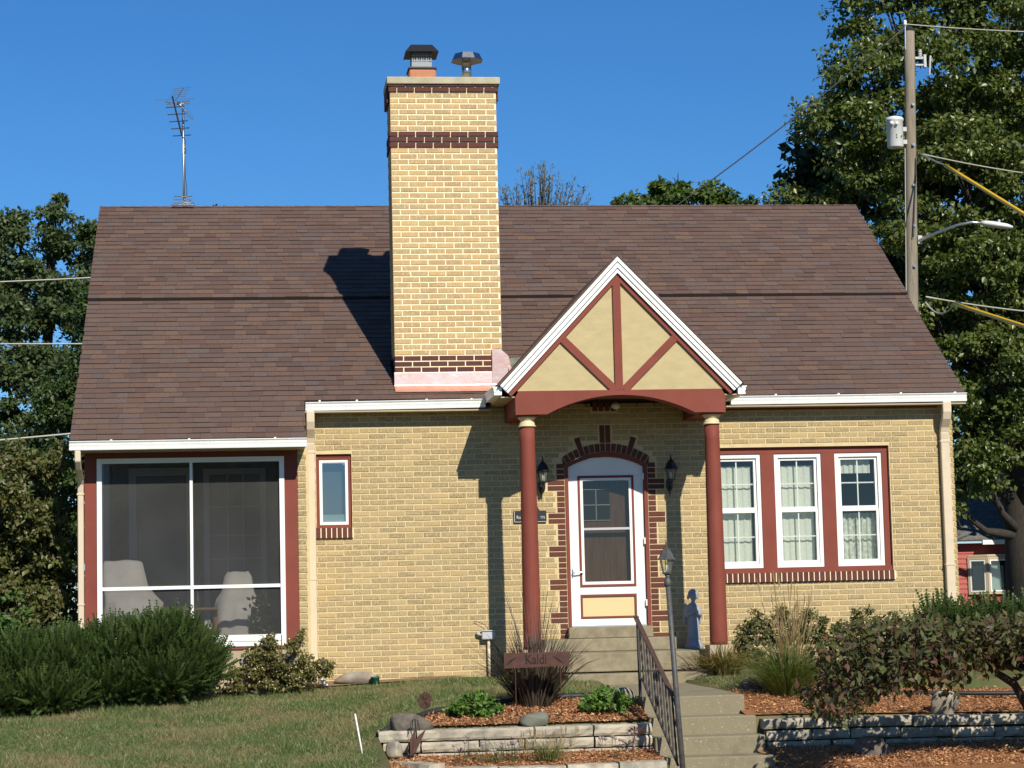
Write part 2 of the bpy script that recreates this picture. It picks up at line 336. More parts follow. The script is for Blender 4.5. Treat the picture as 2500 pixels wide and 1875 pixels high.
# ------------------------------------------------------------------ ground
def sm(t): t = np.clip(t, 0, 1); return t*t*(3-2*t)
BX = np.array([-2.72, -2.53, -2.14, -1.6, -1.0, -.53, .05]); BY = np.array([-5.1, -4.9, -4.45, -4.15, -3.98, -3.9, -3.95])   # back edge of the upper left bed
def bedback(x): return np.interp(x, BX, BY)
def lawnz(x, y):
    x = np.asarray(x, float); y = np.asarray(y, float)
    sY = np.interp(x, [-9, -2.8, -2.6, -2.1, -1.2, 2, 5], [.075, .085, .068, .046, .032, .035, .05])
    z = -.57-sY*np.clip(-y, 0, 9)-.025*np.clip(-1.6-x, 0, 8)
    z = np.where(x > 1.2, -.52-(.045)*np.clip(-y, 0, 9), z)
    z = np.where(y > 0, -.6, z)
    return np.maximum(z, -1.62)+.012*np.sin(x*2.3+y*1.1)*np.cos(y*1.9-x)
def groundz(x, y):
    x = np.asarray(x, float); y = np.asarray(y, float); z = lawnz(x, y)
    bb = bedback(x); inb = (x > -2.72) & (x < .05) & (y < bb) & (y > -4.99)
    zb = lawnz(x, bb)-.03; t = np.clip((bb-y)/np.maximum(bb+5.05, .05), 0, 1)
    z = np.where(inb, zb+(-.925-zb)*t, z)
    z = np.where((x > -2.62) & (x < .1) & (y <= -4.99), -1.185-.085*np.clip((-5.1-y)/.75, 0, 1.1), z)          # lower left terrace
    z = np.where((x > -2.62) & (x < .1) & (y <= -5.92), -1.42, z)
    z = np.where((x >= .1) & (x <= 1.05) & (y < -1.5), np.where(y > -4.45, -.78, -1.75), z)
    rb = (x > 1.05) & (y < -3.15) & (y > -4.80)
    z = np.where(rb, -.70-(.21)*np.clip((-3.15-y)/1.7, 0, 1)-.02*np.clip(x-1.5, 0, 4), z)
    z = np.where((x > 1.05) & (y <= -4.80), -1.22-.03*np.clip(-5-y, 0, 6), z)
    z = np.where((x > 1.05) & (y <= -5.3), z-.36*np.clip((1.55-x)/.42, 0, 1)*np.clip((-5.3-y)/.7, 0, 1.4), z)
    return z
def lines(a, b, step, far): return np.concatenate([-np.array(far[::-1])+a, np.arange(a, b+1e-6, step), np.array(far)+b])
FAR = [1, 3, 7, 14, 30, 60, 120, 400]
gx = lines(-9, 7, .08, FAR); gy = lines(-9, 1, .08, FAR)
X, Y = np.meshgrid(gx, gy, indexing='ij'); Z = groundz(X, Y)
V = np.stack([X, Y, Z], -1).reshape(-1, 3); ny = len(gy)
i, j = np.meshgrid(np.arange(len(gx)-1), np.arange(ny-1), indexing='ij'); q = (i*ny+j).ravel()
ground = npmesh('ground', V, np.stack([q, q+ny, q+ny+1, q+1], 1), 'lawn', smooth=True); tag(ground, 'sloping front lawn and yard around the brick house', 'ground', kind='structure')
def sheet(name, m, x0, x1, ylo, yhi, dz, n=60, label=None):     # a patch lying a little above the ground between two edge curves
    xs = np.linspace(x0, x1, n); k = 24
    P = np.array([[(x, ylo(x)+(yhi(x)-ylo(x))*t, 0) for t in np.linspace(0, 1, k)] for x in xs]).reshape(-1, 3)
    P[:, 2] = groundz(P[:, 0], P[:, 1])+dz
    i, j = np.meshgrid(np.arange(n-1), np.arange(k-1), indexing='ij'); q = (i*k+j).ravel()
    return tag(npmesh(name, P, np.stack([q, q+k, q+k+1, q+1], 1), m, smooth=True), label, 'mulch bed', kind='structure')
sheet('mulch_bed', 'mulch', -2.6, .04, lambda x: -4.95, lambda x: float(bedback(x))-.02, .02, label='orange wood mulch bed above the left stone wall')
sheet('mulch_bed', 'mulch', -2.6, .04, lambda x: -5.84, lambda x: -5.12, .02, label='orange wood mulch strip below the left stone wall')
sheet('mulch_bed', 'mulch', 1.06, 6.5, lambda x: -4.78, lambda x: -3.2-.12*math.sin(x*2), .02, label='orange wood mulch bed above the right stone wall')
sheet('mulch_bed', 'mulch', 1.06, 6.5, lambda x: -8.5, lambda x: -4.92, .02, label='shaded wood mulch bed below the right stone wall')
sheet('mulch_bed', 'mulch_grey', -4.4, -1.4, lambda x: -.5-.1*math.sin(x*3), lambda x: -.0, .015, label='narrow strip of bare mulch along the foot of the brick wall')
def chips(name, x0, x1, y0, y1, n, label, seed, m='chips', s=.02):
    R = RS(seed); x = R.uniform(x0, x1, n); y = R.uniform(y0, y1, n)
    k = (y < bedback(x)-.03) | (x > .05) | (y < -5.15); x = x[k]; y = y[k]; n = len(x)
    P = np.stack([x, y, groundz(x, y)+.022+R.uniform(0, .012, n)], 1)
    D = R.normal(size=(n, 3))*np.array([1, 1, .35]); Nn = R.normal(size=(n, 3))*.5+np.array([0, 0, 1])
    L = s*R.uniform(.8, 2.6, n)
    o = leaves(name, P, D, Nn, L, L*R.uniform(.25, .5, n), m, fold=.2)
    return tag(o, label, 'wood chips', kind='stuff')
chips('wood_chips', -2.6, .04, -4.96, -3.95, 15000, 'loose orange wood chips in the upper left bed', 1)
chips('wood_chips', -2.58, .03, -5.78, -5.14, 5000, 'loose reddish wood chips in the strip below the left wall', 2)
chips('wood_chips', 1.17, 4.6, -4.77, -3.3, 9000, 'loose orange wood chips in the upper right bed', 3)
chips('wood_chips', 1.12, 4.6, -7.2, -5.0, 14000, 'loose wood chips in the shaded lower right bed', 4)
# grass blades of the lawn
R = RS(5); n = 260000
x = R.uniform(-7.6, 1.8, n); y = -7.6*R.uniform(0, 1, n)**.9
inbed = (x > -2.75) & (x < .08) & (y < bedback(x)+.03); walk = (x > -.02) & (x < 1.17) & (y < -1.5)
porch = (y > -.55) & (x < 1.4) | ((x > -.7) & (y > -1.75)); rbed = (x > 1.13) & ((y < -3.1) | (y > -1.7)); foot = (x > -3.3) & (x < -1.4) & (y > -.53-.1*np.sin(x*3))
k = ~(inbed | walk | porch | rbed | foot); x = x[k]; y = y[k]; n = len(x)
P = np.stack([x, y, groundz(x, y)-.005], 1)
D = R.normal(size=(n, 3))*np.array([.55, .55, .1])+np.array([0, 0, .75])
H = R.uniform(.025, .075, n)*(1+.5*np.sin(x*3.1)*np.cos(y*4.3+x))
leaves_ = np.stack([P, P+np.cross(unit(D), R.normal(size=(n, 3)))*.006, P+unit(D)*H[:, None]], 1).reshape(-1, 3)
grass = npmesh('grass', leaves_, np.arange(n*3).reshape(-1, 3), 'blade'); tag(grass, 'patchy green and straw coloured lawn grass', 'grass', kind='stuff')
x = R.uniform(4.2, 7, 3000); 
# ------------------------------------------------------------------ walk and steps
wk = MB()
for k in range(2):
    y0, y1 = (-4.5, -3.12) if k == 0 else (-3.11, -1.62); z0 = lambda y: -.66+.0095*(y+1.6)*1
    wk.add([(.05, y0, -.95), (1.11, y0, -.95), (1.11, y1, -.95), (.05, y1, -.95), (.05, y0, z0(y0)), (1.11, y0, z0(y0)), (1.11, y1, z0(y1)), (.05, y1, z0(y1))],
           [(3, 2, 1, 0), (4, 5, 6, 7), (0, 1, 5, 4), (1, 2, 6, 5), (2, 3, 7, 6), (3, 0, 4, 7)])
o = wk.build('path', 'concrete_spot', bevel=.012); tag(o, 'concrete garden path from the steps to the porch', 'path', kind='structure')
gs = empty('garden_steps', (.58, -5.5, -1.4), 'spotted concrete garden steps climbing between the two stone walls', 'steps')
for k, (y0, y1, zt, xr) in enumerate([(-4.86, -4.505, -.882, 1.145), (-5.21, -4.865, -1.058, 1.15), (-5.57, -5.215, -1.232, 1.16), (-5.93, -5.575, -1.402, 1.17), (-6.3, -5.935, -1.57, 1.18)]):
    bx('step', 'concrete_spot', gs, .045-.004*k, xr, y0, y1, -1.9, zt, bevel=.014)
ps = empty('porch_steps', (.5, -.9, -.66), 'smooth concrete steps up to the white front door', 'steps')
bx('door_sill', 'concrete', ps, -.062, .978, -.15, .02, -.145, -.012, bevel=.006)
bx('step', 'concrete', ps, -.42, 1.192, -.52, .0, -.30, -.148, bevel=.01)
bx('step', 'concrete', ps, -.55, 1.31, -1.3, .0, -.52, -.302, bevel=.012)
bx('statue_pad', 'concrete', ps, 1.312, 1.72, -.5, .0, -.62, -.308, bevel=.01)
bx('step', 'concrete', ps, -.30, 1.40, -1.62, -1.0, -.8, -.535, bevel=.012)
# ------------------------------------------------------------------ the house
H = empty('brick_house', (0, 0, -.6), 'tan brick cottage with brown shingled roof, big chimney and gabled porch', 'house')
ROOFK = .6957
def roofz(y): return 2.8202+(y+.12)*ROOFK
CO = .0677; PI = .2155; JT = .0125; Z0 = -.84
# --- front wall: mortar core with openings
def wallbox(mb, x0, x1, z0, z1, y0, y1, holes):
    xs = sorted({x0, x1, *[h[0] for h in holes], *[h[1] for h in holes]}); 
    for a, b in zip(xs[:-1], xs[1:]):
        cut = sorted([(h[2], h[3]) for h in holes if h[0] <= a+1e-6 and h[1] >= b-1e-6]); z = z0
        for c, d in cut:
            if c > z: mb.box(a, b, y0, y1, z, c)
            z = d
        if z < z1: mb.box(a, b, y0, y1, z, z1)
WIN = (1.76, 4.077, .60, 2.165); SWIN = (-3.10, -2.669, 1.263, 2.164); DOOR = (-.046, .99, -.4, 2.14)
mb = MB(); wallbox(mb, -3.345, 4.905, -.95, 2.70, .006, .24, [WIN, SWIN, DOOR])
AC, AR = (.472, 1.253), .887
arc = lambda R_, a0, a1, n: [(AC[0]+R_*math.sin(a), AC[1]+R_*math.cos(a)) for a in np.linspace(a0, a1, n)]
A1 = math.asin(.518/AR)
lft = arc(AR, -A1, 0, 10); rgt = arc(AR, 0, A1, 10)
mb.prism([(-.046, 2.139)]+lft[:-1]+[(.472, 2.1399)], .006, .24); mb.prism(rgt+[(.99, 2.1399)], .006, .24)
wall = mb.build('wall', 'mortar', H)
# --- brick layout
rows = []; zc = Z0; k = 0
while zc < 2.69:
    rows.append((k, zc+JT/2, zc+CO-JT/2)); zc += CO; k += 1
dark = []                                            # dark bricks of the door surround: (x0,x1,row)
kspring = int((1.99-Z0)/CO)
for (k, a, b) in rows:
    if b > 2.03 or a < -.16: continue
    lng = ((kspring-k) % 6) in (3, 4)
    dark.append((-.258 if lng else -.144, -.052, k)); dark.append((.996, 1.198 if lng else 1.087, k))
for (k, a, b) in rows:
    if -.24 < a < -.13: dark.append((1.0, 1.285, k))
def excl(k, a, b):                                   # intervals of this course not laid in tan brick
    E_ = []
    zm = (a+b)/2
    for (x0, x1, z0, z1) in (WIN, SWIN):
        if b > z0+.01 and a < z1-.01: E_.append((x0, x1))
    if .486-.005 < zm < .60: E_.append((1.72, 4.085))
    if 1.139 < zm < 1.263: E_.append((-3.11, -2.66))
    if zm < 2.0: E_.append((-.05, .995))
    for (x0, x1, kk) in dark:
        if kk == k: E_.append((x0-JT, x1+JT))
    if zm >= 1.9:
        zz = a-AC[1]
        if zz < 1.0: w = math.sqrt(max(0, 1.0-zz*zz)); w = min(w, .625); E_.append((AC[0]-w-.008, AC[0]+w+.008))
    if b > 2.24 and a < 2.475: E_.append((.392, .552))
    for sgn in (-1, 1):                              # the two rays of the arch
        if 2.15 < zm < 2.315:
            xr = AC[0]+sgn*(zm-AC[1])*math.tan(math.radians(19.6)); E_.append((xr-.042, xr+.042))
    if 2.638 < zm < 2.775: E_.append((.31, .63))
    return sorted(E_)
unitb = MB().box(-.5, .5, 0, .0, 0, 1)
def unit_brick(name, m, w, h, d=.03, b=.004):
    me = bpy.data.meshes.new(name); t = MB().box(-w/2, w/2, 0, d, -h/2, h/2, b); me.from_pydata(t.v, [], t.f); me.materials.append(MATS[m]); return me
bm_std = unit_brick('brick', 'brick', PI-JT, CO-JT)
R = RS(11); nsep = 0; rest = MB()
for (k, a, b) in rows:
    off = (k % 2)*PI/2+.03; E_ = excl(k, a, b)
    nb = int((4.915+3.345)/PI)+3
    for q in range(-1, nb):
        x0 = -3.345+q*PI-PI/2+off+JT/2; x1 = x0+PI-JT; x0 = max(x0, -3.345); x1 = min(x1, 4.915)
        if x1-x0 < .02: continue
        segs = [(x0, x1)]
        for (e0, e1) in E_:
            ns = []
            for (s0, s1) in segs:
                if e1 <= s0 or e0 >= s1: ns.append((s0, s1)); continue
                if e0-s0 > .025: ns.append((s0, e0-JT))
                if s1-e1 > .025: ns.append((e1+JT, s1))
            segs = ns
        for (s0, s1) in segs:
            if s1-s0 < .02: continue
            yy = R.uniform(-.002, .0025); dz = R.uniform(-.0015, .0015)
            if abs(s1-s0-(PI-JT)) < 1e-4 and nsep < 300 and -2.66 < s0 < -.9 and -.45 < a < 2.05:
                o = bpy.data.objects.new('brick', bm_std); COL.objects.link(o); o.location = ((s0+s1)/2, yy, (a+b)/2+dz); setpar(o, wall); nsep += 1
            else:
                rest.box(s0, s1, yy, .03, a+dz, b+dz, .004)
o = rest.build('brickwork', 'brick', wall); o['kind'] = 'stuff'
# dark bricks: quoins, voussoirs, rays, key, vent, sills
for (x0, x1, k) in dark: bx('dark_brick', 'dark_brick', wall, x0, x1, -.003+R.uniform(-.002, .002), .03, Z0+k*CO+JT/2, Z0+(k+1)*CO-JT/2, .003)
nv = 18; am = math.radians(37.3)
for q in range(nv):
    a0 = -am+2*am*q/nv+.006; a1 = -am+2*am*(q+1)/nv-.006; r1 = .99; ri = AR+.004
    if q in (4, 13): r1 = 1.12
    P = [(AC[0]+ri*math.sin(a0), AC[1]+ri*math.cos(a0)), (AC[0]+ri*math.sin(a1), AC[1]+ri*math.cos(a1)), (AC[0]+r1*math.sin(a1), AC[1]+r1*math.cos(a1)), (AC[0]+r1*math.sin(a0), AC[1]+r1*math.cos(a0))]
    if q == 0: P = [P[0], P[1], P[2]]
    if q == nv-1: P = [P[0], P[1], P[3]]
    MB().prism(P, -.004, .03).build('dark_brick', 'dark_brick', wall)
for x0 in (.405, .477): bx('dark_brick', 'dark_brick', wall, x0, x0+.062, -.004, .03, 2.252, 2.468, .003)
for q in range(4): bx('dark_brick', 'dark_brick', wall, .325+q*.076, .325+q*.076+.062, -.004, .03, 2.645, 2.766, .003)
mm = MB().box(1.745, 4.092, -.026, .03, .488, .598).box(-3.112, -2.66, -.026, .03, 1.142, 1.262).build('sill_mortar', 'mortar_new', wall)
for q in range(34): bx('sill_brick', 'dark_brick', wall, 1.75+q*.0688, 1.75+q*.0688+.056, -.034, .02, .484, .602, .004)
for q in range(7): bx('sill_brick', 'dark_brick', wall, -3.11+q*.0645, -3.11+q*.0645+.052, -.034, .02, 1.138, 1.266, .004)
# other walls (outside the view or hardly seen): right end, back, left end, gable ends
mb = MB(); mb.box(4.66, 4.9, .242, 9.0, -.95, 2.72); mb.box(-5.82, 4.9, 8.75, 9.0, -.95, 2.6); mb.box(-3.345, -3.2, -.435, .004, -.95, 2.25)
mb.add([(4.70, .0, 2.72), (4.70, 8.95, 2.72), (4.70, 4.476, roofz(4.476)-.12), (4.895, .0, 2.72), (4.895, 8.95, 2.72), (4.895, 4.476, roofz(4.476)-.12)], [(0, 1, 2), (5, 4, 3), (0, 3, 4, 1), (1, 4, 5, 2), (2, 5, 3, 0)])
mb.add([(-5.80, -.4, 2.22), (-5.80, 8.95, 2.5), (-5.80, 4.476, roofz(4.476)-.12), (-5.62, -.4, 2.22), (-5.62, 8.95, 2.5), (-5.62, 4.476, roofz(4.476)-.12)], [(2, 1, 0), (3, 4, 5), (1, 4, 3, 0), (2, 5, 4, 1), (0, 3, 5, 2)])
mb.box(-5.82, -5.65, 2.0, 8.74, -.95, 2.5)
sw = mb.build('side_wall', 'mortar', H)
# right corner bricks seen edge on, pier beside the porch
pr = MB()
for (k, a, b) in rows:
    if b > 2.2 or a < -.7: continue
    ww = .102 if k % 2 else .096
    pr.box(-3.335, -3.335+ww, -.45+R.uniform(-.002, .002), -.36, a, b, .004)
for (k, a, b) in [(q, Z0+q*CO+JT/2, Z0+(q+1)*CO-JT/2) for q in range(101)]:      # right end wall up into the gable
    ya = .02 if b < 2.74 else (b+.14-2.8202)/ROOFK-.12; yb_ = 8.95 if b < 2.74 else 2*4.476-ya; yy = ya-(PI/2 if k % 2 else 0)
    while yy < yb_:
        s0, s1 = max(yy, ya), min(yy+PI-JT, yb_); yy += PI
        if s1-s0 > .03: pr.add([(4.895, s0, a), (4.895, s1, a), (4.895, s1, b), (4.895, s0, b), (4.908, s0+.003, a+.003), (4.908, s1-.003, a+.003), (4.908, s1-.003, b-.003), (4.908, s0+.003, b-.003)], [(4, 5, 6, 7), (0, 1, 5, 4), (1, 2, 6, 5), (2, 3, 7, 6), (3, 0, 4, 7)])
o = pr.build('pier_brickwork', 'brick', sw); o['kind'] = 'stuff'
bx('pier', 'mortar', H, -3.331, -3.242, -.443, -.36, -.7, 2.2)
# --- roof deck and shingles
yE, yP, yR = -.165, -.862, 4.476
xl, xr, xs = -5.98, 5.05, -3.235
mb = MB()
def deck(x0, x1, y0, y1, t=.05): mb.add([(x0, y0, roofz(y0)-.012), (x1, y0, roofz(y0)-.012), (x1, y1, roofz(y1)-.012), (x0, y1, roofz(y1)-.012), (x0, y0, roofz(y0)-t), (x1, y0, roofz(y0)-t), (x1, y1, roofz(y1)-t), (x0, y1, roofz(y1)-t)], [(0, 1, 2, 3), (7, 6, 5, 4), (0, 4, 5, 1), (1, 5, 6, 2), (2, 6, 7, 3), (3, 7, 4, 0)])
deck(xl+.01, xs, yP, yE); deck(xl+.01, xr-.01, yE, yR)
zr_ = roofz(yR)
mb.add([(xl+.01, yR, zr_-.012), (xr-.01, yR, zr_-.012), (xr-.01, 9.2, zr_-(9.2-yR)*ROOFK), (xl+.01, 9.2, zr_-(9.2-yR)*ROOFK)], [(0, 1, 2, 3)])
roof = mb.build('roof', 'shingle_base', H)
cs = 1/math.sqrt(1+ROOFK**2); sn = ROOFK*cs; nrm = Vector((0, -sn, cs)); EXP = .1245
def roofpt(x, s, lift): # s: distance up the slope from the main eave
    y = yE+s*cs; return Vector((x, y, roofz(y)))+nrm*lift
def edged(o):                                       # the cut lower edge of every shingle shows the dark asphalt
    me = o.data; me.materials.append(MATS['shingle_base']); ix = np.zeros(len(me.polygons), np.int32); ix[1::4] = 1
    if len(me.polygons) % 4 == 0: me.polygons.foreach_set('material_index', ix)
    return o
R = RS(21); rest = MB(); nsep = 0
TW = [.15, .2, .25, .165, .3]
smin = -(yE-yP)/cs; stot = (yR-yE)/cs; ncour = int(math.ceil((stot-smin)/EXP)); sb = (2.075-yE)/cs
for c in range(ncour):
    s0 = smin+c*EXP; s1 = min(s0+EXP+.03, stot)
    x = xl+R.uniform(-.2, 0)
    xmax = xr if s0 > -.06 else xs
    step = .03 if s0 > sb else 0.0
    if s0 <= sb < s0+EXP: s1 = sb+.02; step = 0
    wav = R.uniform(0, 6.28)
    while x < xmax:
        wd = TW[R.randint(5)]; x0 = max(x, xl); x1 = min(x+wd-.002, xmax); x += wd
        if x1-x0 < .015: continue
        if -2.05 < x0 and x1 < -.83 and .45 < s0 < 1.0: continue
        th = .011+R.choice([0, 0, .004])+R.uniform(0, .0025); dl = .004*math.sin(x0*.9+wav)+R.uniform(-.002, .002)
        pA = [roofpt(x0, s0+dl, step+th), roofpt(x1, s0+dl, step+th), roofpt(x1, s1, step+.003), roofpt(x0, s1, step+.003)]
        pB = [p-nrm*(th+.002 if step == 0 or s0 > sb+EXP else .045) for p in pA[:2]]
        V = pA+pB; F = [(0, 1, 2, 3), (4, 5, 1, 0), (4, 0, 3), (5, 2, 1)]; EDGE = (1,)
        if nsep < 300 and c >= 1 and c <= 12 and abs(x0-x) > .1 and x0 < xs-.1:
            mb = MB().add(V, F); edged(mb.build('shingle', 'shingle', roof)); nsep += 1
        else: rest.add(V, F)
o = edged(rest.build('shingles', 'shingle', roof)); o['kind'] = 'stuff'
# ridge caps
x = xl
while x < xr-.02:
    x1 = min(x+.145+R.uniform(-.01, .01), xr)
    t0, t1 = .026, .016
    mb = MB().add([(x, yR-.13, zr_-.13*ROOFK+.030+t0*.3), (x, yR, zr_+.036+t0*.5), (x, yR+.13, zr_-.13*ROOFK+.03), (x1+.01, yR-.13, zr_-.13*ROOFK+.030+t1*.2), (x1+.01, yR, zr_+.036+t1*.2), (x1+.01, yR+.13, zr_-.13*ROOFK+.026),
                   (x, yR-.13, zr_-.13*ROOFK-.0), (x1+.01, yR-.13, zr_-.13*ROOFK-.0)], [(0, 3, 4, 1), (1, 4, 5, 2), (6, 7, 3, 0), (0, 1, 2)])
    mb.build('ridge_cap', 'shingle', roof); x = x1
# eave undersides
bx('soffit', 'soffit', H, -3.235, -.955, -.22, .0, 2.655, 2.672); bx('soffit', 'soffit', H, 1.93, 5.03, -.22, .0, 2.655, 2.672)
bx('soffit', 'soffit', H, -5.97, -3.25, -.9, -.45, 2.185, 2.199)
bx('frieze', 'maroon', H, 2.0, 4.72, -.02, .004, 2.632, 2.655)
# --- gutters
GP = [(0, 0), (.088, 0), (.093, .018), (.083, .026), (.098, .066), (.089, .072), (.112, .098), (.107, .104), (.10, .100), (.0, .100)]
def gutter(x0, x1, yb, z, dz1=0):
    mb = MB(); V = [(x0, yb-a, z+b) for a, b in GP]+[(x1, yb-a, z+b+dz1) for a, b in GP]; n = len(GP)
    mb.add(V, [tuple(range(n-1, -1, -1)), tuple(range(n, 2*n))]+[(i, (i+1) % n, (i+1) % n+n, i+n) for i in range(n)])
    return mb.build('gutter', 'gutter_white', H)
g1 = gutter(-3.222, -1.03, -.13, 2.676, .016); g2 = gutter(2.03, 5.045, -.13, 2.684, .006); g3 = gutter(-5.98, -3.229, -.84, 2.190, .002)
def strap(g, x, y, z): bx('strap', 'gutter_white', g, x-.012, x+.012, y-.05, y+.03, z, z+.018)
for x in (-3.05, -2.6, -1.75, -1.2): strap(g1, x, -.17, 2.787)
for x in (2.6, 3.4, 4.2, 4.9): strap(g2, x, -.17, 2.792)
for x in (-5.5, -4.6, -3.6): strap(g3, x, -.88, 2.291)
def gutter_y(xi, sgn, y0, y1, z):
    mb = MB(); V = [(xi+sgn*a, y0, z+b) for a, b in GP]+[(xi+sgn*a, y1, z+b) for a, b in GP]; n = len(GP)
    f1 = [tuple(range(n)), tuple(range(2*n-1, n-1, -1))]
    mb.add(V, f1+[(i, i+n, (i+1) % n+n, (i+1) % n) for i in range(n)])
    return mb.build('gutter', 'gutter_white', H)
gutter_y(-.94, -1, -1.2, -.26, 2.744); gutter_y(1.90, 1, -1.2, -.26, 2.722)
# --- downspouts (elbow out of the gutter, then down the wall)
def downspout(x, w, ytop, ztop, yw, zbot, d=.075):
    yo = ytop
    path = [(yo, ztop), (yo, ztop-.13), (yo+(yw-yo)*.25, ztop-.22), (yo+(yw-yo)*.85, ztop-.32), (yw, ztop-.38), (yw, zbot)]
    mb = MB(); V = []; F = []
    for (a, z) in path: V += [(x-w/2, a-d/2, z), (x+w/2, a-d/2, z), (x+w/2, a+d/2, z), (x-w/2, a+d/2, z)]
    for i in range(len(path)-1): F += [(i*4+k, (i+1)*4+k, (i+1)*4+(k+1) % 4, i*4+(k+1) % 4) for k in range(4)]
    mb.add(V, F+[(0, 1, 2, 3)])
    o = mb.build('downspout', 'downspout', H, bevel=.012)
    for z in (ztop-.5, (ztop+zbot)/2-.4): bx('bracket', 'downspout', o, x-w/2-.006, x+w/2+.006, yw-d/2-.006, yw+d/2, z, z+.022)
    for k in range(5): bx('crimp', 'downspout', o, x-w/2+.012, x+w/2-.012, yw-d/2-.004, yw, ztop-.40-.014*k, ztop-.393-.014*k)
    return o
downspout(-3.165, .1, -.19, 2.675, -.05, -.6); downspout(4.785, .112, -.19, 2.69, -.05, -.6); downspout(-5.885, .07, -.88, 2.19, -.47, -.6, .09)
# --- portico: beam, gable, rakes, columns
AP = (.478, 4.381); EL = (-.963, 2.853); ER = (1.942, 2.853)
sL = (AP[1]-EL[1])/(AP[0]-EL[0]); sR = (AP[1]-ER[1])/(ER[0]-AP[0])
def chev(d0, d1):                                    # inverted V between vertical offsets d0 (outer) and d1 (inner) below the apex line
    bot = lambda xx, d: None
    zb = EL[1]
    def ends(d):
        kx = .30*d                                   # rake ends cut square to the slope
        return [(EL[0]+d*.5, EL[1]+d*.5*sL-d), (AP[0], AP[1]-d), (ER[0]-d*.5, ER[1]+d*.5*sR-d)]
    a = ends(d0); b = ends(d1)
    return a, b
def rake(name, m, parent, d0, d1, y0, y1):
    a, b = chev(d0, d1)
    o1 = MB().prism([a[0], b[0], b[1], a[1]], y0, y1).build(name, m, parent)
    o2 = MB().prism([a[1], b[1], b[2], a[2]], y0, y1).build(name, m, parent)
gab = MB().prism([(-.80, 2.79), (1.76, 2.79), (.478, 4.15)], -1.165, -1.10).build('gable', 'stucco', H)
for (P, lab) in [([(-.80, 2.79), (.419, 2.79), (-.212, 3.413)], 0), ([(.526, 2.79), (1.76, 2.79), (1.162, 3.413)], 0), ([(.421, 2.791), (.464, 2.791), (.464, 4.12), (-.21, 3.416)], 0), ([(.466, 2.791), (.524, 2.791), (1.16, 3.416), (.466, 4.12)], 0)]:
    MB().prism(P, -1.172, -1.16).build('stucco_panel', 'stucco', gab)
for d0, d1, y0, y1 in [(0, .055, -1.262, -1.17), (.055, .070, -1.205, -1.17), (.070, .13, -1.25, -1.17), (.13, .146, -1.20, -1.17), (.146, .19, -1.236, -1.17)]:
    rake('rake_board', 'gutter_white', gab, d0, d1, y0, y1)
rake('rafter_timber', 'maroon', gab, .19, .27, -1.205, -1.16)
MB().box(.418, .512, -1.203, -1.16, 2.79, 4.12).build('king_post', 'maroon', gab)
def beam2(p, q, w, y0, y1, name, m, par):
    p = Vector(p); q = Vector(q); d = (q-p).normalized(); n = Vector((-d.y, d.x))*w/2
    return MB().prism([tuple(p-n), tuple(q-n), tuple(q+n), tuple(p+n)], y0, y1).build(name, m, par)
beam2((.42, 2.79), (-.21, 3.415), .088, -1.201, -1.16, 'brace_timber', 'maroon', gab); beam2((.525, 2.79), (1.16, 3.415), .088, -1.201, -1.16, 'brace_timber', 'maroon', gab)
ar = [(AC[0]+.01+1.90*math.sin(a), 2.728-1.90+1.90*math.cos(a)) for a in np.linspace(math.asin(.885/1.90), -math.asin(.885/1.90), 24)]
P = [(-.783, 2.505)]+[(x, z) for x, z in ar[::-1]]+[(1.743, 2.505), (1.743, 2.715), (1.70, 2.79), (-.74, 2.79), (-.783, 2.715)]
bm = MB().prism(P, -1.2, -.94).build('porch_beam', 'maroon', H, bevel=.004)
bx('side_beam', 'maroon', bm, -.775, -.50, -.94, -.002, 2.512, 2.715); bx('side_beam', 'maroon', bm, 1.46, 1.735, -.94, -.002, 2.512, 2.715)
bx('porch_ceiling', 'ceiling', bm, -.5, 1.46, -.94, -.002, 2.775, 2.79)
# side soffits and fascia of the porch roof
for (x0, x1) in ((-.95, -.783), (1.743, 1.91)):
    MB().box(x0, x1, -1.165, -.02, 2.715, 2.73).build('soffit', 'soffit', bm)
bx('fascia', 'soffit', bm, -.962, -.948, -1.165, -.05, 2.72, 2.87); bx('fascia', 'soffit', bm, 1.906, 1.92, -1.165, -.05, 2.72, 2.86)
# roof planes of the portico running back into the main roof
yb = (AP[1]+.02-2.8202)/ROOFK-.12; yl = (2.87-2.8202)/ROOFK-.12
for (E0, sg) in ((EL, -1), (ER, 1)):
    mb = MB(); x0, z0 = E0[0]+sg*.02, E0[1]-.01; tv = Vector((0, 0, .022))
    P = [(AP[0], -1.272, AP[1]+.008), (AP[0], yb+.1, AP[1]+.008), (x0, yl+.05, z0), (x0, -1.272, z0)]
    mb.extr(P if sg > 0 else P[::-1], tv); mb.build('porch_roof', 'shingle', H)
# columns
for cx in (-.63, 1.598):
    col = MB().lathe([(.104, -.245), (.106, -.20), (.104, .3), (.100, .9), (.095, 1.6), (.089, 2.2), (.088, 2.372)], (cx, -1.05, 0), 28).build('column', 'maroon', H, smooth=True)
    MB().lathe([(.092, 2.372), (.105, 2.374), (.108, 2.384), (.098, 2.392), (.092, 2.402), (.090, 2.43), (.078, 2.438), (.074, 2.446), (.085, 2.452), (.090, 2.462), (.105, 2.478), (.112, 2.49)], (cx, -1.05, 0), 28).build('capital', 'cream', col, smooth=True)
    bx('abacus', 'maroon', col, cx-.124, cx+.124, -1.174, -.926, 2.49, 2.512)
    bx('base', 'foundation', col, cx-.14, cx+.14, -1.19, -.91, -.62, -.246)
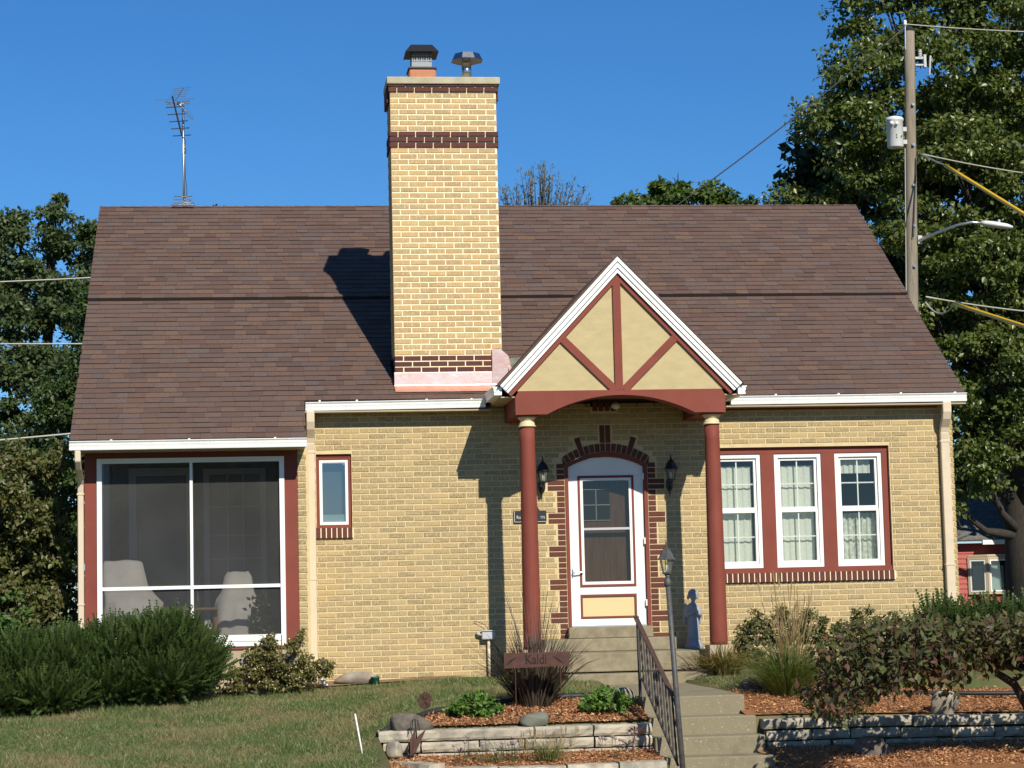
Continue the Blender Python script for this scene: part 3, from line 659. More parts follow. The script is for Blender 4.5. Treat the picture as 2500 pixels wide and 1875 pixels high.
# --- front door
d = empty('front_door', (.47, .06, 0), parent=H); d.location = (.47, .06, .6)
def arcp(cx, zc_, R_, hw, n=14): a = math.asin(hw/R_); return [(cx+R_*math.sin(t), zc_+R_*math.cos(t)) for t in np.linspace(a, -a, n)]
outer = arcp(.472, AC[1]+0, AR-.003, .515); inner = arcp(.471, 2.081-.95, .95, .473)
fr = MB().prism([(-.043, -.01)]+outer[::-1][:7]+[(.4715, outer[7][1])]+[(.4715, inner[7][1])]+inner[::-1][:7][::-1]+[(-.002, -.01)], -.005, .10)
fr.prism([(.944, -.01)]+inner[:7]+[(.4725, inner[7][1])]+[(.4725, outer[7][1])]+outer[:7][::-1]+[(.987, -.01)], -.005, .10)
fr.build('door_frame', 'maroon', d)
top = arcp(.471, 2.078-.95, .95, .469)
# white door: stiles and rails round the glass and the panel
def slab(name, poly, m, y0, y1): return MB().prism(poly, y0, y1).build(name, m, d)
slab('stile', [(.002, .006), (.118, .006), (.118, 1.846), (.002, 1.846)], 'white', .045, .09); slab('stile', [(.82, .006), (.94, .006), (.94, 1.846), (.82, 1.846)], 'white', .045, .09)
slab('top_rail', [(.002, 1.848), (.94, 1.848)]+top, 'white', .045, .09)
slab('bottom_rail', [(.12, .006), (.818, .006), (.818, .09), (.12, .09)], 'white', .045, .09); slab('lock_rail', [(.12, .385), (.818, .385), (.818, .478), (.12, .478)], 'white', .045, .09)
def ring(name, x0, x1, z0, z1, w, y0, y1, m, par=None):
    mb = MB(); mb.box(x0, x1, y0, y1, z0, z0+w); mb.box(x0, x1, y0, y1, z1-w, z1); mb.box(x0, x0+w, y0, y1, z0+w, z1-w); mb.box(x1-w, x1, y0, y1, z0+w, z1-w)
    return mb.build(name, m, par)
ring('glass_molding', .12, .818, .480, 1.845, .026, .032, .085, 'maroon', d)
ring('glass_frame', .147, .791, .507, 1.818, .034, .040, .085, 'white', d)
bx('glass_rail', 'grey_plastic', d, .181, .757, .045, .08, 1.176, 1.204)
pane('pane', 'door_glass', d, .181, .757, .064, 1.204, 1.784); pane('pane', 'door_glass', d, .181, .757, .060, .541, 1.176)
ring('panel_molding', .12, .818, .092, .383, .024, .034, .085, 'maroon', d)
bx('panel', 'panel_cream', d, .144, .794, .056, .08, .116, .359)
bx('threshold', 'alum', d, .0, .942, .03, .1, -.011, .005)
hd = MB().box(.022, .036, .03, .046, .60, .70).tube([(.029, .03, .655), (.029, .0, .655), (.06, -.004, .652), (.15, -.002, .66), (.165, .0, .672)], [.008, .008, .009, .008, .006]).build('handle', 'steel', d)
for z in (1.83, 1.03, .27): bx('hinge', 'white', d, .925, .985, .0, .05, z-.04, z+.04, bevel=.004)
# inner wooden door with a four-light window behind the storm glass
bx('inner_door', 'oak', d, .01, .93, .16, .2, 0, 2.06); 
for x0 in (.16, .30, .45, .60, .75): bx('inner_plank', 'oak', d, x0, x0+.004 if x0 > .17 else x0+.006, .156, .16, .5, 1.15)
bx('inner_pane', 'dark_room', d, .19, .53, .152, .158, 1.3, 1.68)
for (a0, a1, b0, b1) in ((.185, .535, 1.485, 1.495), (.355, .365, 1.3, 1.68), (.185, .535, 1.295, 1.303), (.185, .535, 1.677, 1.685)): bx('inner_muntin', 'interior_trim', d, a0, a1, .146, .152, b0, b1)
# --- triple window
tw = empty('window_bank', (2.9, 0, 1.4), parent=H); tw.location = (2.9, 0, 2.0)
bx('window_surround', 'maroon', tw, 1.762, 4.075, .055, .14, 2.086, 2.163); bx('window_surround', 'maroon', tw, 1.762, 4.075, .03, .14, .602, .662)
for (a, b) in ((1.762, 1.838), (2.438, 2.612), (3.214, 3.388), (3.994, 4.075)): bx('mullion', 'maroon', tw, a, b, .057, .14, .662, 2.086)
for wi, (a, b) in enumerate(((1.838, 2.438), (2.612, 3.214), (3.388, 3.994))):
    ring('window_frame', a, b, .664, 2.084, .05, .072, .15, 'white', tw)
    ring('sash', a+.052, b-.052, .716, 1.385, .032, .088, .13, 'white', tw); ring('sash', a+.052, b-.052, 1.386, 2.032, .032, .098, .14, 'white', tw)
    xm = (a+b)/2
    for (z0, z1, yy) in ((.748, 1.353, .104), (1.418, 2.0, .114)):
        pane('pane', 'glass', tw, a+.084, b-.084, yy, z0, z1)
        bx('muntin', 'white', tw, xm-.008, xm+.008, yy+.004, yy+.012, z0, z1); bx('muntin', 'white', tw, a+.084, b-.084, yy+.0125, yy+.02, (z0+z1)/2-.008, (z0+z1)/2+.008)
    # curtains: folded cloth behind the glass
    def cloth(x0, x1, z0, z1, yy, amp, fr_, m, name='curtain'):
        n = 60; V = []; F = []
        for q in range(n+1):
            xx = x0+(x1-x0)*q/n; yv = yy+amp*math.sin(q*fr_)+amp*.4*math.sin(q*fr_*2.3+1)
            V += [(xx, yv, z0), (xx, yv*.99+.001, z1)]
        for q in range(n): F.append((2*q, 2*q+2, 2*q+3, 2*q+1))
        return MB().add(V, F).build(name, m, tw, smooth=True)
    if wi < 2: cloth(a+.06, b-.10+.02*wi, .70, 1.94, .20, .006, .5, 'curtain')
    else:
        cloth(a+.07, b-.07, .70, 1.33, .21, .014, .62, 'lace'); cloth(a+.1, b-.12, 1.83, 2.02, .19, .008, .5, 'curtain')
# --- small left window
w2 = empty('small_window', (-2.89, 0, 1.7), parent=H); w2.location = (-2.89, 0, 2.3)
ring('window_surround', -3.098, -2.671, 1.266, 2.162, .036, .045, .12, 'maroon', w2)
ring('window_frame', -3.06, -2.709, 1.304, 2.100, .036, .062, .12, 'white', w2)
bx('head_casing', 'maroon', w2, -3.06, -2.709, .05, .12, 2.102, 2.124)
pane('pane', 'glass_blue', w2, -3.022, -2.747, .09, 1.342, 2.062)
bx('blind', 'shade', w2, -3.02, -2.76, .11, .12, 1.345, 1.43); bx('drape', 'interior', w2, -3.02, -2.765, .2, .21, 1.32, 2.06)
# --- sun porch at the left end
pf = empty('sun_porch', (-4.6, -.45, 0), parent=H); pf.location = (-4.6, -.45, .6)
bx('post', 'maroon', pf, -5.843, -5.70, -.45, -.33, -.16, 2.185); bx('post', 'maroon', pf, -3.492, -3.338, -.452, -.33, -.16, 2.185)
bx('header', 'maroon', pf, -5.70, -3.492, -.446, -.33, 2.118, 2.185); bx('sill_board', 'maroon', pf, -5.70, -3.492, -.46, -.33, -.165, -.132)
bx('foundation', 'foundation', pf, -5.84, -3.338, -.44, -.30, -1.0, -.166)
ring('screen_frame', -5.698, -3.494, -.128, 2.116, .058, -.475, -.40, 'white', pf)
bx('bottom_rail', 'white', pf, -5.64, -3.552, -.482, -.40, -.07, .006)
bx('screen_mullion', 'white', pf, -4.612, -4.578, -.468, -.40, .006, 2.058); 
bx('screen_rail', 'white', pf, -5.64, -4.612, -.462, -.40, .56, .60); bx('screen_rail', 'white', pf, -4.578, -3.552, -.462, -.40, .56, .60)
for (a, b) in ((-5.64, -4.612), (-4.578, -3.552)):
    for (c, e) in ((.006, .56), (.60, 2.058)): pane('insect_screen', 'screen', pf, a, b, -.431, c, e)
# room inside the porch
bx('porch_floor', 'interior', pf, -5.66, -3.34, -.29, 1.8, -.2, -.17); bx('porch_inner_ceiling', 'interior', pf, -5.62, -3.34, -.3, 1.8, 2.20, 2.215)
bx('back_wall', 'interior_brick', pf, -5.65, -3.345, 1.8, 1.9, -.2, 2.2); bx('partition', 'interior_brick', pf, -3.36, -3.346, .01, 1.8, -.2, 2.2)
bx('end_wall', 'interior', pf, -5.83, -5.66, -.32, 1.99, -.5, .35); 
for yy in (-.3, .8, 1.9): bx('end_post', 'interior_trim', pf, -5.83, -5.7, yy, yy+.09, .35, 2.2)
ring('inner_door_casing', -5.45, -4.62, -.17, 2.14, .10, 1.74, 1.79, 'interior_trim', pf); bx('inner_glass_door', 'interior', pf, -5.34, -4.73, 1.76, 1.79, -.1, 2.03)
ring('inner_window_casing', -4.5, -3.7, .02, 2.12, .075, 1.73, 1.79, 'interior_trim', pf); bx('inner_window_pane', 'interior', pf, -4.42, -3.78, 1.765, 1.785, .1, 2.04)
for zz in (.55, .95, 1.25, 1.62): bx('inner_window_bar', 'interior_trim', pf, -4.42, -3.78, 1.755, 1.765, zz, zz+.018)
for xx in (-4.2, -4.0): bx('inner_window_bar', 'interior_trim', pf, xx, xx+.018, 1.745, 1.755, .1, 2.04)
# --- chimney
CX0, CX1, CY0, CY1 = -2.108, -.772, .115, .74
ch = MB().box(CX0+.004, CX1-.004, CY0+.006, CY1-.006, 2.6, 6.79).build('chimney', 'mortar_new', H)
CC = .0705; cp = (CX1-CX0)/6.1; rest = MB(); bandm = MB(); bm_c = unit_brick('chimney_brick', 'brick_warm', cp-.014, CC-.014)
R = RS(31); nsep = 0; z = 3.165; k = 0
while z < 6.775:
    band = k < 3 or (5.975 < z+.035 < 6.19) or z > 6.685
    pr_ = .014 if (k >= 3 and 5.975 < z+.035 < 6.19) else (.018 if z > 6.685 else 0)
    x0, x1 = CX0-pr_, CX1+pr_; off = 0 if k % 2 else cp/2
    xx = x0-off
    while xx < x1-.02:
        a = max(xx, x0)+.0 if xx <= x0 else xx+.007; b = min(xx+cp-.007, x1)
        if b-a > .02:
            yv = CY0-pr_+R.uniform(-.0015, .0015); zz = R.uniform(-.0012, .0012)
            if band: bx('dark_brick', 'band_brick', ch, a, b, yv, CY0+.05, z+.007+zz, z+CC-.007+zz, .003)
            elif abs(b-a-(cp-.014)) < 1e-4 and nsep < 300:
                o = bpy.data.objects.new('brick', bm_c); COL.objects.link(o); o.location = ((a+b)/2, yv, z+CC/2+zz); setpar(o, ch); nsep += 1
            else: rest.box(a, b, yv, CY0+.05, z+.007+zz, z+CC-.007+zz, .003)
        xx += cp
    # the two side faces and the back
    sm_ = bandm if band else rest
    for s in range(3):
        y0 = CY0+.052+s*.21-(.1 if k % 2 else 0); y1 = min(y0+.2, CY1); y0 = max(y0, CY0+.052)
        sm_.box(CX0-pr_, CX0+.03, y0, y1, z+.006, z+CC-.006); sm_.box(CX1-.03, CX1+pr_, y0, y1, z+.006, z+CC-.006)
    z += CC; k += 1
o = rest.build('brickwork', 'brick_warm', ch); o['kind'] = 'stuff'; o = bandm.build('dark_brickwork', 'band_brick', ch); o['kind'] = 'stuff'
bx('chimney_cap', 'cap_stone', ch, -2.146, -.722, .075, .785, 6.792, 6.884, bevel=.012)
bx('corbel', 'band_brick', ch, -2.142, -2.112, .2, .74, 6.58, 6.79); bx('corbel', 'band_brick', ch, -.768, -.735, .2, .74, 6.62, 6.79)
# copper apron and step flashing
zf = lambda y: roofz(y)
mb = MB().add([(CX0-.01, .095, 3.165), (CX1+.04, .095, 3.165), (CX1+.04, .09, 3.0), (CX0-.01, .09, 3.0), (CX1+.04, -.03, zf(-.03)+.028), (CX0-.01, -.03, zf(-.03)+.028), (CX0-.01, .114, 3.165), (CX1+.04, .114, 3.165)], [(0, 3, 2, 1), (3, 5, 4, 2), (0, 1, 7, 6)])
mb.build('copper_apron', 'copper', ch, bevel=.006)
def fl(P, m, name='copper_flashing'): return MB().extr(P, (0, .006, .004)).build(name, m, ch)
fl([(-.905, .085, 3.02), (-.77, .085, 2.98), (-.62, .085, 3.02), (-.70, .085, 3.36), (-.79, .085, 3.44), (-.90, .085, 3.45)], 'copper')
fl([(-.70, .06, 3.0), (-.5, .06, 3.03), (-.5, .06, 3.17), (-.70, .06, 3.22)], 'copper')
fl([(-.76, .62, zf(.62)+.03), (-.2, .62, zf(.62)+.09), (-.2, .35, zf(.35)+.06), (-.76, .35, zf(.35)+.05)], 'patina', 'lead_flashing')
fl([(-.78, .32, zf(.32)+.05), (-.25, .32, zf(.32)+.08), (-.25, .12, zf(.12)+.07), (-.78, .12, zf(.12)+.06)], 'patina', 'lead_flashing')
fl([(CX0-.02, .3, 3.1), (CX0-.02, .6, 3.33), (CX0-.02, .6, 3.45), (CX0-.02, .3, 3.25)], 'steel', 'side_flashing')
# flue with black caged cap, and a steel vent cap
f1 = empty('caged_flue_cap', (-1.68, .42, 6.88), parent=H); f1.location = (-1.68, .42, 7.48)
bx('flue_tile', 'clay', f1, -1.852, -1.508, .25, .59, 6.885, 7.03, bevel=.03)
bx('cap_collar', 'black_metal', f1, -1.86, -1.50, .24, .6, 7.03, 7.052)
bx('cage_base', 'cage', f1, -1.812, -1.56, .29, .55, 7.052, 7.125)
bars = MB()
for q in range(9): bars.box(-1.812+q*.0300, -1.812+q*.0300+(.014 if q % 2 == 0 else .007), .29, .294, 7.125, 7.25); 
for q in range(9): bars.box(-1.812, -1.808, .29+q*.031, .30+q*.031, 7.125, 7.25); bars.box(-1.564, -1.56, .29+q*.031, .30+q*.031, 7.125, 7.25)
for q in range(4): bars.box(-1.812, -1.56, .2885, .2895, 7.14+q*.032, 7.152+q*.032)
bars.build('cage', 'cage', f1)
mb = MB(); h0 = [(-1.895, .20), (-1.475, .20), (-1.475, .64), (-1.895, .64)]; h1 = [(-1.82, .28), (-1.55, .28), (-1.55, .56), (-1.82, .56)]
mb.add([(x, y, 7.24) for x, y in h0]+[(x, y, 7.345) for x, y in h1]+[(x*.999, y, 7.255) for x, y in h0], [(0, 1, 5, 4), (1, 2, 6, 5), (2, 3, 7, 6), (3, 0, 4, 7), (4, 5, 6, 7), (3, 2, 1, 0)])
mb.build('hood', 'black_metal', f1)
f2 = empty('steel_vent_cap', (-1.1, .42, 6.88), parent=H); f2.location = (-1.1, .42, 7.48)
bx('vent_base', 'cap_stone', f2, -1.215, -1.0, .31, .53, 6.885, 6.925)
MB().lathe([(.062, 6.925), (.062, 7.14), (.056, 7.142), (.056, 7.22)], (-1.108, .42, 0), 16).build('pipe', 'steel', f2, smooth=True)
MB().lathe([(.212, 7.165), (.205, 7.175), (.185, 7.215), (.165, 7.255), (.0, 7.275)], (-1.10, .42, 0), 8).build('hood', 'steel', f2)
# ------------------------------------------------------------------ things on and round the house
def lantern_body(o, c, s=1.0, m='black_metal', glass='lamp_glass', n=6):
    """hexagonal lantern: c = centre of the glass bottom; parts roof, finial, glass, bars, bulb"""
    x, y, z = c
    MB().lathe([(.094*s, .126*s), (.092*s, .136*s), (.074*s, .155*s), (.064*s, .18*s), (.048*s, .213*s), (.026*s, .238*s), (.012*s, .247*s)], c, n).build('lamp_roof', m, o)
    MB().lathe([(.010*s, .245*s), (.016*s, .258*s), (.008*s, .268*s), (.009*s, .285*s), (.004*s, .315*s)], c, 8).build('finial', m, o)
    MB().lathe([(.040*s, .004*s), (.066*s, .127*s)], c, n).build('lamp_glass', glass, o)
    br = MB()
    for k in range(n):
        a = 2*math.pi*(k+.5)/n
        br.tube([(x+.042*s*math.cos(a), y+.042*s*math.sin(a), z), (x+.069*s*math.cos(a), y+.069*s*math.sin(a), z+.128*s)], .0045*s, 5)
    br.build('lamp_bars', m, o)
    MB().lathe([(.012*s, .0), (.014*s, .03*s), (.017*s, .04*s), (.017*s, .075*s), (.010*s, .09*s)], c, 10).build('bulb', 'bulb', o, smooth=True)
    MB().lathe([(.02*s, -.03*s), (.034*s, -.018*s), (.047*s, -.012*s), (.047*s, .003*s)], c, n).build('lamp_collar', m, o)
for (x, lab) in ((-.335, 'black wall lantern left of the door, half hidden by the left column'), (1.262, 'black wall lantern on the brick right of the front door')):
    o = empty('wall_lantern', (x, 0, 1.75), lab, 'lantern', 'lanterns beside the front door')
    lantern_body(o, (x, -.15, 1.775), 1.0)
    MB().lathe([(.004, -.10), (.014, -.08), (.012, -.05), (.024, -.03)], (x, -.15, 1.775), 10).build('drop', 'black_metal', o)
    MB().tube([(x, -.15, 1.70), (x, -.13, 1.66), (x, -.07, 1.645), (x, -.02, 1.70), (x, -.012, 1.74)], [.011, .011, .012, .012, .012], 8).build('arm', 'black_metal', o)
    MB().ell((x, -.012, 1.72), (.045, .014, .085), 14, 8).build('backplate', 'black_metal', o, smooth=True)
    MB().tube([(x, -.02, 1.66), (x-.005, -.03, 1.60), (x, -.02, 1.565)], [.01, .008, .004], 6).build('tail', 'black_metal', o)
pq = empty('name_plaque', (-.49, -.01, 1.35), 'black arched name plaque on the brick behind the left column', 'plaque')
mb = MB().prism([(-.69, 1.283), (-.288, 1.283), (-.288, 1.426), (-.37, 1.426), (-.40, 1.48), (-.44, 1.505), (-.49, 1.512), (-.54, 1.505), (-.58, 1.48), (-.61, 1.426), (-.69, 1.426)], -.024, -.006); mb.build('board', 'black_metal', pq)
bx('edge_strip', 'letter', pq, -.684, -.294, -.0265, -.0245, 1.288, 1.293); bx('edge_strip', 'letter', pq, -.686, -.681, -.0265, -.0245, 1.295, 1.42)
txt('lettering', 'Ro', .058, 'letter', pq, (-.632, -.026, 1.345), sx=.8); txt('lettering', 'TTE', .042, 'letter', pq, (-.335, -.026, 1.34), sx=.8)
dbell = MB().box(-.575, -.385, -.02, -.004, 1.05, 1.14).build('doorbell_plate', 'tan_trim', bevel=.004); tag(dbell, 'small pale wall plate below the name plaque, mostly behind the column', 'wall plate')
pl = MB().ell((.60, -.10, 2.70), (.06, .06, .045), 12, 8).build('porch_light', 'bulb', smooth=True); tag(pl, 'round white globe light under the porch ceiling', 'light')
ob = empty('outlet_box', (-1.04, -.05, -.1), 'grey outdoor outlet box on a pipe beside the brick wall', 'outlet')
bx('box', 'grey_plastic', ob, -1.125, -.965, -.10, -.004, -.13, -.025, bevel=.012); bx('cover_lid', 'grey_plastic', ob, -1.135, -.955, -.115, -.02, -.03, -.018, bevel=.006)
MB().tube([(-1.04, -.05, -.13), (-1.04, -.05, -.62)], .018, 8).build('conduit', 'downspout', ob, smooth=True)
MB().tube([(-1.12, -.06, -.07), (-1.17, -.05, -.06), (-1.175, -.02, -.055)], .02, 8).build('side_pipe', 'grey_plastic', ob, smooth=True)
MB().tube([(-1.04, -.06, -.02), (-1.08, -.06, .05), (-1.15, -.04, .08), (-1.21, -.02, .09)], .004, 5).build('wire', 'cable', ob)
# rocks
def rock(name, c, r, m, label, seed, flat=(.62, .9), rz=0, group=None):
    R = RS(seed); mb = MB(); mb.ell((0, 0, 0), (1, 1, 1), 22, 14); V = np.array(mb.v)
    ph = R.uniform(0, 6.28, (6, 3)); fr = R.uniform(.8, 3.2, (6, 3))
    d = sum(np.sin(V@fr[i]+ph[i, 0])*(.10/(1+i*.35)) for i in range(6))
    pl_ = unit(R.normal(size=(7, 3))); 
    V = V*(1+d)[:, None]
    for p in pl_:                                   # chop facets
        h = V@p; lim = R.uniform(*flat); V = V-np.outer(np.maximum(h-lim, 0), p)*.85
    V = V*np.array(r); ca, sa = math.cos(rz), math.sin(rz); V = np.stack([V[:, 0]*ca-V[:, 1]*sa, V[:, 0]*sa+V[:, 1]*ca, V[:, 2]], 1)+np.array(c)
    mb.v = [tuple(q) for q in V]
    o = mb.build(name, m, smooth=True, origin=c); return tag(o, label, 'rock', group)
rock('rock', (-2.66, -.28, -.545), (.27, .14, .09), 'rock_pale', 'long pale boulder lying at the foot of the brick wall', 3)
rock('rock', (-2.36, -4.95, -.86), (.24, .16, .16), 'rock', 'rounded brown boulder at the left end of the stone wall', 5, rz=.3, flat=(.5, .8))
rock('rock', (-1.12, -5.0, -.86), (.165, .12, .085), 'rock_green', 'dark green boulder with a white vein on the wall top', 8)
rock('rock', (-.12, -4.15, -.70), (.15, .12, .12), 'rock_pale', 'pinkish boulder behind the right green plant beside the railing', 9)
rock('rock', (1.50, -3.1, -.69), (.13, .12, .12), 'rock', 'purplish boulder beside the path under the tall grass', 12)
rock('rock', (3.13, -4.72, -.87), (.22, .15, .19), 'rock_pale', 'grey boulder on the right wall behind drooping dark leaves', 33, flat=(.48, .75))
rock('rock', (1.98, -6.0, -1.22), (.19, .16, .15), 'rock', 'dark boulder at the bottom edge below the right wall', 16, flat=(.5, .8))
rock('rock', (-2.52, -5.24, -1.08), (.13, .10, .085), 'limestone', 'grey faceted stone block leaning at the left wall end', 18, rz=.5, flat=(.42, .6))
sp = empty('splash_block', (-3.15, -.35, -.62), 'white stone splash block under the downspout by the bush', 'splash block')
bx('slab', 'rock_pale', sp, -3.28, -3.02, -.45, -.2, -.665, -.625, bevel=.01); MB().prism([(-3.06, -.64), (-3.0, -.63), (-3.05, -.53), (-3.10, -.55)], -.4, -.34).build('upright_chip', 'white', sp)
gc = empty('green_can', (-2.45, -.45, -.62), 'small green drain riser standing beside the pale boulder', 'drain pipe')
MB().lathe([(.05, -.66), (.05, -.545), (.056, -.543), (.056, -.53), (.046, -.53), (.044, -.56)], (-2.45, -.45, 0), 18).build('tube', 'green_plastic', gc, smooth=True); MB().tube([(-2.45, -.45, -.535), (-2.41, -.46, -.525)], .01, 6).build('clip', 'green_plastic', gc)
# ------------------------------------------------------------------ stone retaining walls
def stone(par, x0, x1, y0, y1, z0, z1, seed, tilt=0.):
    R = RS(seed); z1 -= .006; y0 += R.uniform(-.016, .012); j = lambda s=.006: R.uniform(-s, s); nx = max(3, int((x1-x0)/.07)); V = []; F = []
    for a in range(nx+1):
        xx = x0+(x1-x0)*a/nx; e = .012 if a in (0, nx) else 0
        V += [(xx+j(.003), y0+.010+e+j(.003), z0+j(.0025)), (xx+j(), y0-.004+e+j(.007), z0+(z1-z0)*.25+j(.006)), (xx+j(), y0-.006+e+j(.009), z0+(z1-z0)*.75+j(.006)), (xx+j(.003), y0+.006+e+j(.003), z1+j(.003)), (xx, y1, z1+j(.003)), (xx, y1, z0)]
    for a in range(nx):
        for b in range(6): F.append((a*6+b, (a+1)*6+b, (a+1)*6+(b+1) % 6, a*6+(b+1) % 6))
    F += [tuple(range(5, -1, -1))[::-1][::-1], tuple(range(nx*6, nx*6+6))]
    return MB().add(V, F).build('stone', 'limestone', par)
lw = empty('stone_wall', (-1.3, -5.1, -1.2), 'dry limestone retaining wall left of the garden steps', 'wall')
g = .009; sd = 100
for (xsn, zt0, zb0) in (([-2.69, -2.31, -1.145, -.557, .04], -.912, -1.022), ([-2.64, -2.38, -2.264, -1.688, -1.241, -.547, .04], -1.03, -1.132), ([-2.62, -2.3, -1.797, -1.136, -.653, .035], -1.14, -1.26)):
    for a, b in zip(xsn[:-1], xsn[1:]): sd += 1; stone(lw, a+g, b-g, -5.11-(.012 if zt0 > -1 else 0), -4.88, zb0, zt0, sd)
lo = empty('stone_wall', (-1.3, -5.85, -1.3), 'lowest limestone edging wall in front of the left flower strip', 'wall')
for a, b in zip([-2.2, -1.6, -.95, -.45, .02][:-1], [-1.6, -.95, -.45, .02]): sd += 1; stone(lo, a+g, b-g, -5.99, -5.79, -1.45, -1.236+.006*(sd % 3), sd)
for (P0, P1) in (((-2.56, -5.28), (-2.18, -5.9)),):
    sd += 1; o = stone(lo, -.0, .72, -.1, .1, -1.45, -1.165, sd); o.rotation_euler = (0, 0, math.atan2(P1[1]-P0[1], P1[0]-P0[0])); o.location = (P0[0]+1.3, P0[1]+5.85, 1.3-.02)
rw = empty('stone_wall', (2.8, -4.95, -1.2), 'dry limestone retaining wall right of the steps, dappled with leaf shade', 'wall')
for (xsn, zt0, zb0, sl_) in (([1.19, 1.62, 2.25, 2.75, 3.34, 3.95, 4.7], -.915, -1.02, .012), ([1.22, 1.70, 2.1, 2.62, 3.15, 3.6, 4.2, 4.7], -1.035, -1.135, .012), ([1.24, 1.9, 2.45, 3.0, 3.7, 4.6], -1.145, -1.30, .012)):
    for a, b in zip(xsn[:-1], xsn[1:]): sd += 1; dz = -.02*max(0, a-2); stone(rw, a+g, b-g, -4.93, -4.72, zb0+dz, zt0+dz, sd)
# black plastic edging of the upper bed
xs_ = np.linspace(-2.68, .0, 30); ed = MB().tube([(x, float(bedback(x)), float(lawnz(x, bedback(x)))+.012) for x in xs_], .032, 8).build('bed_edging', 'rubber', smooth=True); tag(ed, 'black plastic edging curving behind the left mulch bed', 'edging')
xs_ = np.linspace(2.0, 4.8, 20); ed = MB().tube([(x, -3.45-.1*math.sin(x*2)-.22*(x-2), float(groundz(x, -3.6))+.03) for x in xs_], .024, 8).build('bed_edging', 'rubber', smooth=True); tag(ed, 'black plastic edging seen behind the drooping dark tree', 'edging')
# ------------------------------------------------------------------ railing and lamp post
rl = empty('stair_railing', (.12, -4.9, -.7), 'black wrought iron stair railing with twisted bars', 'railing')
T0, T1 = Vector((.06, -4.3, .10)), Vector((.108, -5.85, -.62)); B0, B1 = Vector((.086, -4.3, -.50)), Vector((.140, -5.85, -1.285))
MB().tube([(.07, -4.28, -.70), (.062, -4.28, .08)], .017, 6).build('post', 'iron', rl); MB().ell((.060, -4.28, .125), (.02, .02, .018), 10, 6).build('post_cap', 'iron', rl, smooth=True)
def bar(p, q, w, h, name, m):
    d_ = (q-p).normalized(); s_ = Vector((1, 0, 0)); u_ = s_.cross(d_)
    V = [p+s_*a*w+u_*b*h for a, b in ((-1, -1), (1, -1), (1, 1), (-1, 1))]+[q+s_*a*w+u_*b*h for a, b in ((-1, -1), (1, -1), (1, 1), (-1, 1))]
    return MB().add(V, [(0, 1, 2, 3), (7, 6, 5, 4), (0, 4, 5, 1), (1, 5, 6, 2), (2, 6, 7, 3), (3, 7, 4, 0)]).build(name, m, rl, bevel=.004)
bar(T0+Vector((-.01, .06, .03)), T1, .024, .011, 'top_rail', 'rail_brown'); bar(B0, B1, .012, .008, 'bottom_rail', 'iron')
nb = 11
for k in range(nb):
    t = (k+.7)/nb; a = T0.lerp(T1, t); b = B0.lerp(B1, t); mb = MB()
    n = 36; V = []; F = []
    tw_ = (k % 2 == 0)
    for i_ in range(n+1):
        p = b.lerp(a, i_/n); an = (i_/n*9 if tw_ else 0)+math.pi/4
        V += [tuple(p+Vector((math.cos(an+q*math.pi/2), math.sin(an+q*math.pi/2), 0))*.012) for q in range(4)]
    for i_ in range(n): F += [(i_*4+q, i_*4+(q+1) % 4, (i_+1)*4+(q+1) % 4, (i_+1)*4+q) for q in range(4)]
    mb.add(V, F).build('baluster', 'iron', rl)
mid = (T0.lerp(T1, .5)+B0.lerp(B1, .5))/2
sc_ = MB()
for sgn in (-1, 1):
    for hh in (-1, 1):
        pts = []
        for i_ in range(26):
            a = i_/25*3.3*math.pi; r_ = .055*(1-i_/25*.78)
            pts.append(mid+Vector((0, sgn*(.004+.045-math.cos(a)*r_*.8)-.0, hh*(.12+math.sin(a)*r_*1.2))))
        sc_.tube(pts, .006, 5)
sc_.build('scroll', 'iron', rl)
vol = MB()
for c_ in (T1+Vector((0.02, -.015, -.05)), T1+Vector((.03, -.02, -.26))):
    pts = [c_+Vector((0, -math.cos(a)*(.05-.004*a), math.sin(a)*(.06-.005*a))) for a in np.linspace(-1.2, 7, 26)]; vol.tube(pts, .011, 6)
vol.build('volute', 'iron', rl)
lp = empty('lamp_post', (.19, -5.92, -1.4), 'tall grey lantern post leaning beside the garden steps', 'lamp post')
MB().tube([(.195, -5.92, -1.75), (.137, -5.91, -.69), (.085, -5.90, .44)], [.028, .027, .025], 12).build('pole', 'lamp_grey', lp, smooth=True)
MB().lathe([(.022, -.01), (.033, .0), (.036, .015), (.034, .05), (.022, .066), (.020, .085), (.026, .10)], (.084, -5.90, .43), 14).build('collar', 'lamp_grey', lp, smooth=True)
lantern_body(lp, (.079, -5.90, .558), .97, 'lamp_grey', n=6)
# ------------------------------------------------------------------ statue: standing child figure with clasped hands on a rough base
mb = MB(); sx, sy, sz = 1.46, -.25, -.307
mb.lathe([(.115, 0), (.118, .03), (.10, .06), (.085, .10), (.07, .13), (.062, .20)], (sx, sy, sz), 14)                # rocky base and hem
mb.lathe([(.075, .10), (.078, .16), (.070, .28), (.062, .36), (.066, .42), (.078, .48), (.070, .53), (.03, .56)], (sx, sy, sz), 16)    # robe
mb.ell((sx-.005, sy, sz+.50), (.085, .055, .06), 14, 8)
mb.ell((sx-.062, sy-.012, sz+.46), (.032, .036, .085), 10, 8, Matrix.Rotation(.25, 3, 'Y')); mb.ell((sx+.068, sy-.03, sz+.45), (.036, .045, .08), 10, 8, Matrix.Rotation(-.25, 3, 'Y'))
mb.tube([(sx-.07, sy-.02, sz+.42), (sx-.02, sy-.07, sz+.44), (sx+.01, sy-.085, sz+.47)], [.028, .024, .018], 10); mb.tube([(sx+.08, sy-.04, sz+.42), (sx+.05, sy-.075, sz+.43), (sx+.015, sy-.088, sz+.47)], [.03, .026, .018], 10)
mb.ell((sx+.012, sy-.09, sz+.485), (.016, .018, .03), 8, 6)
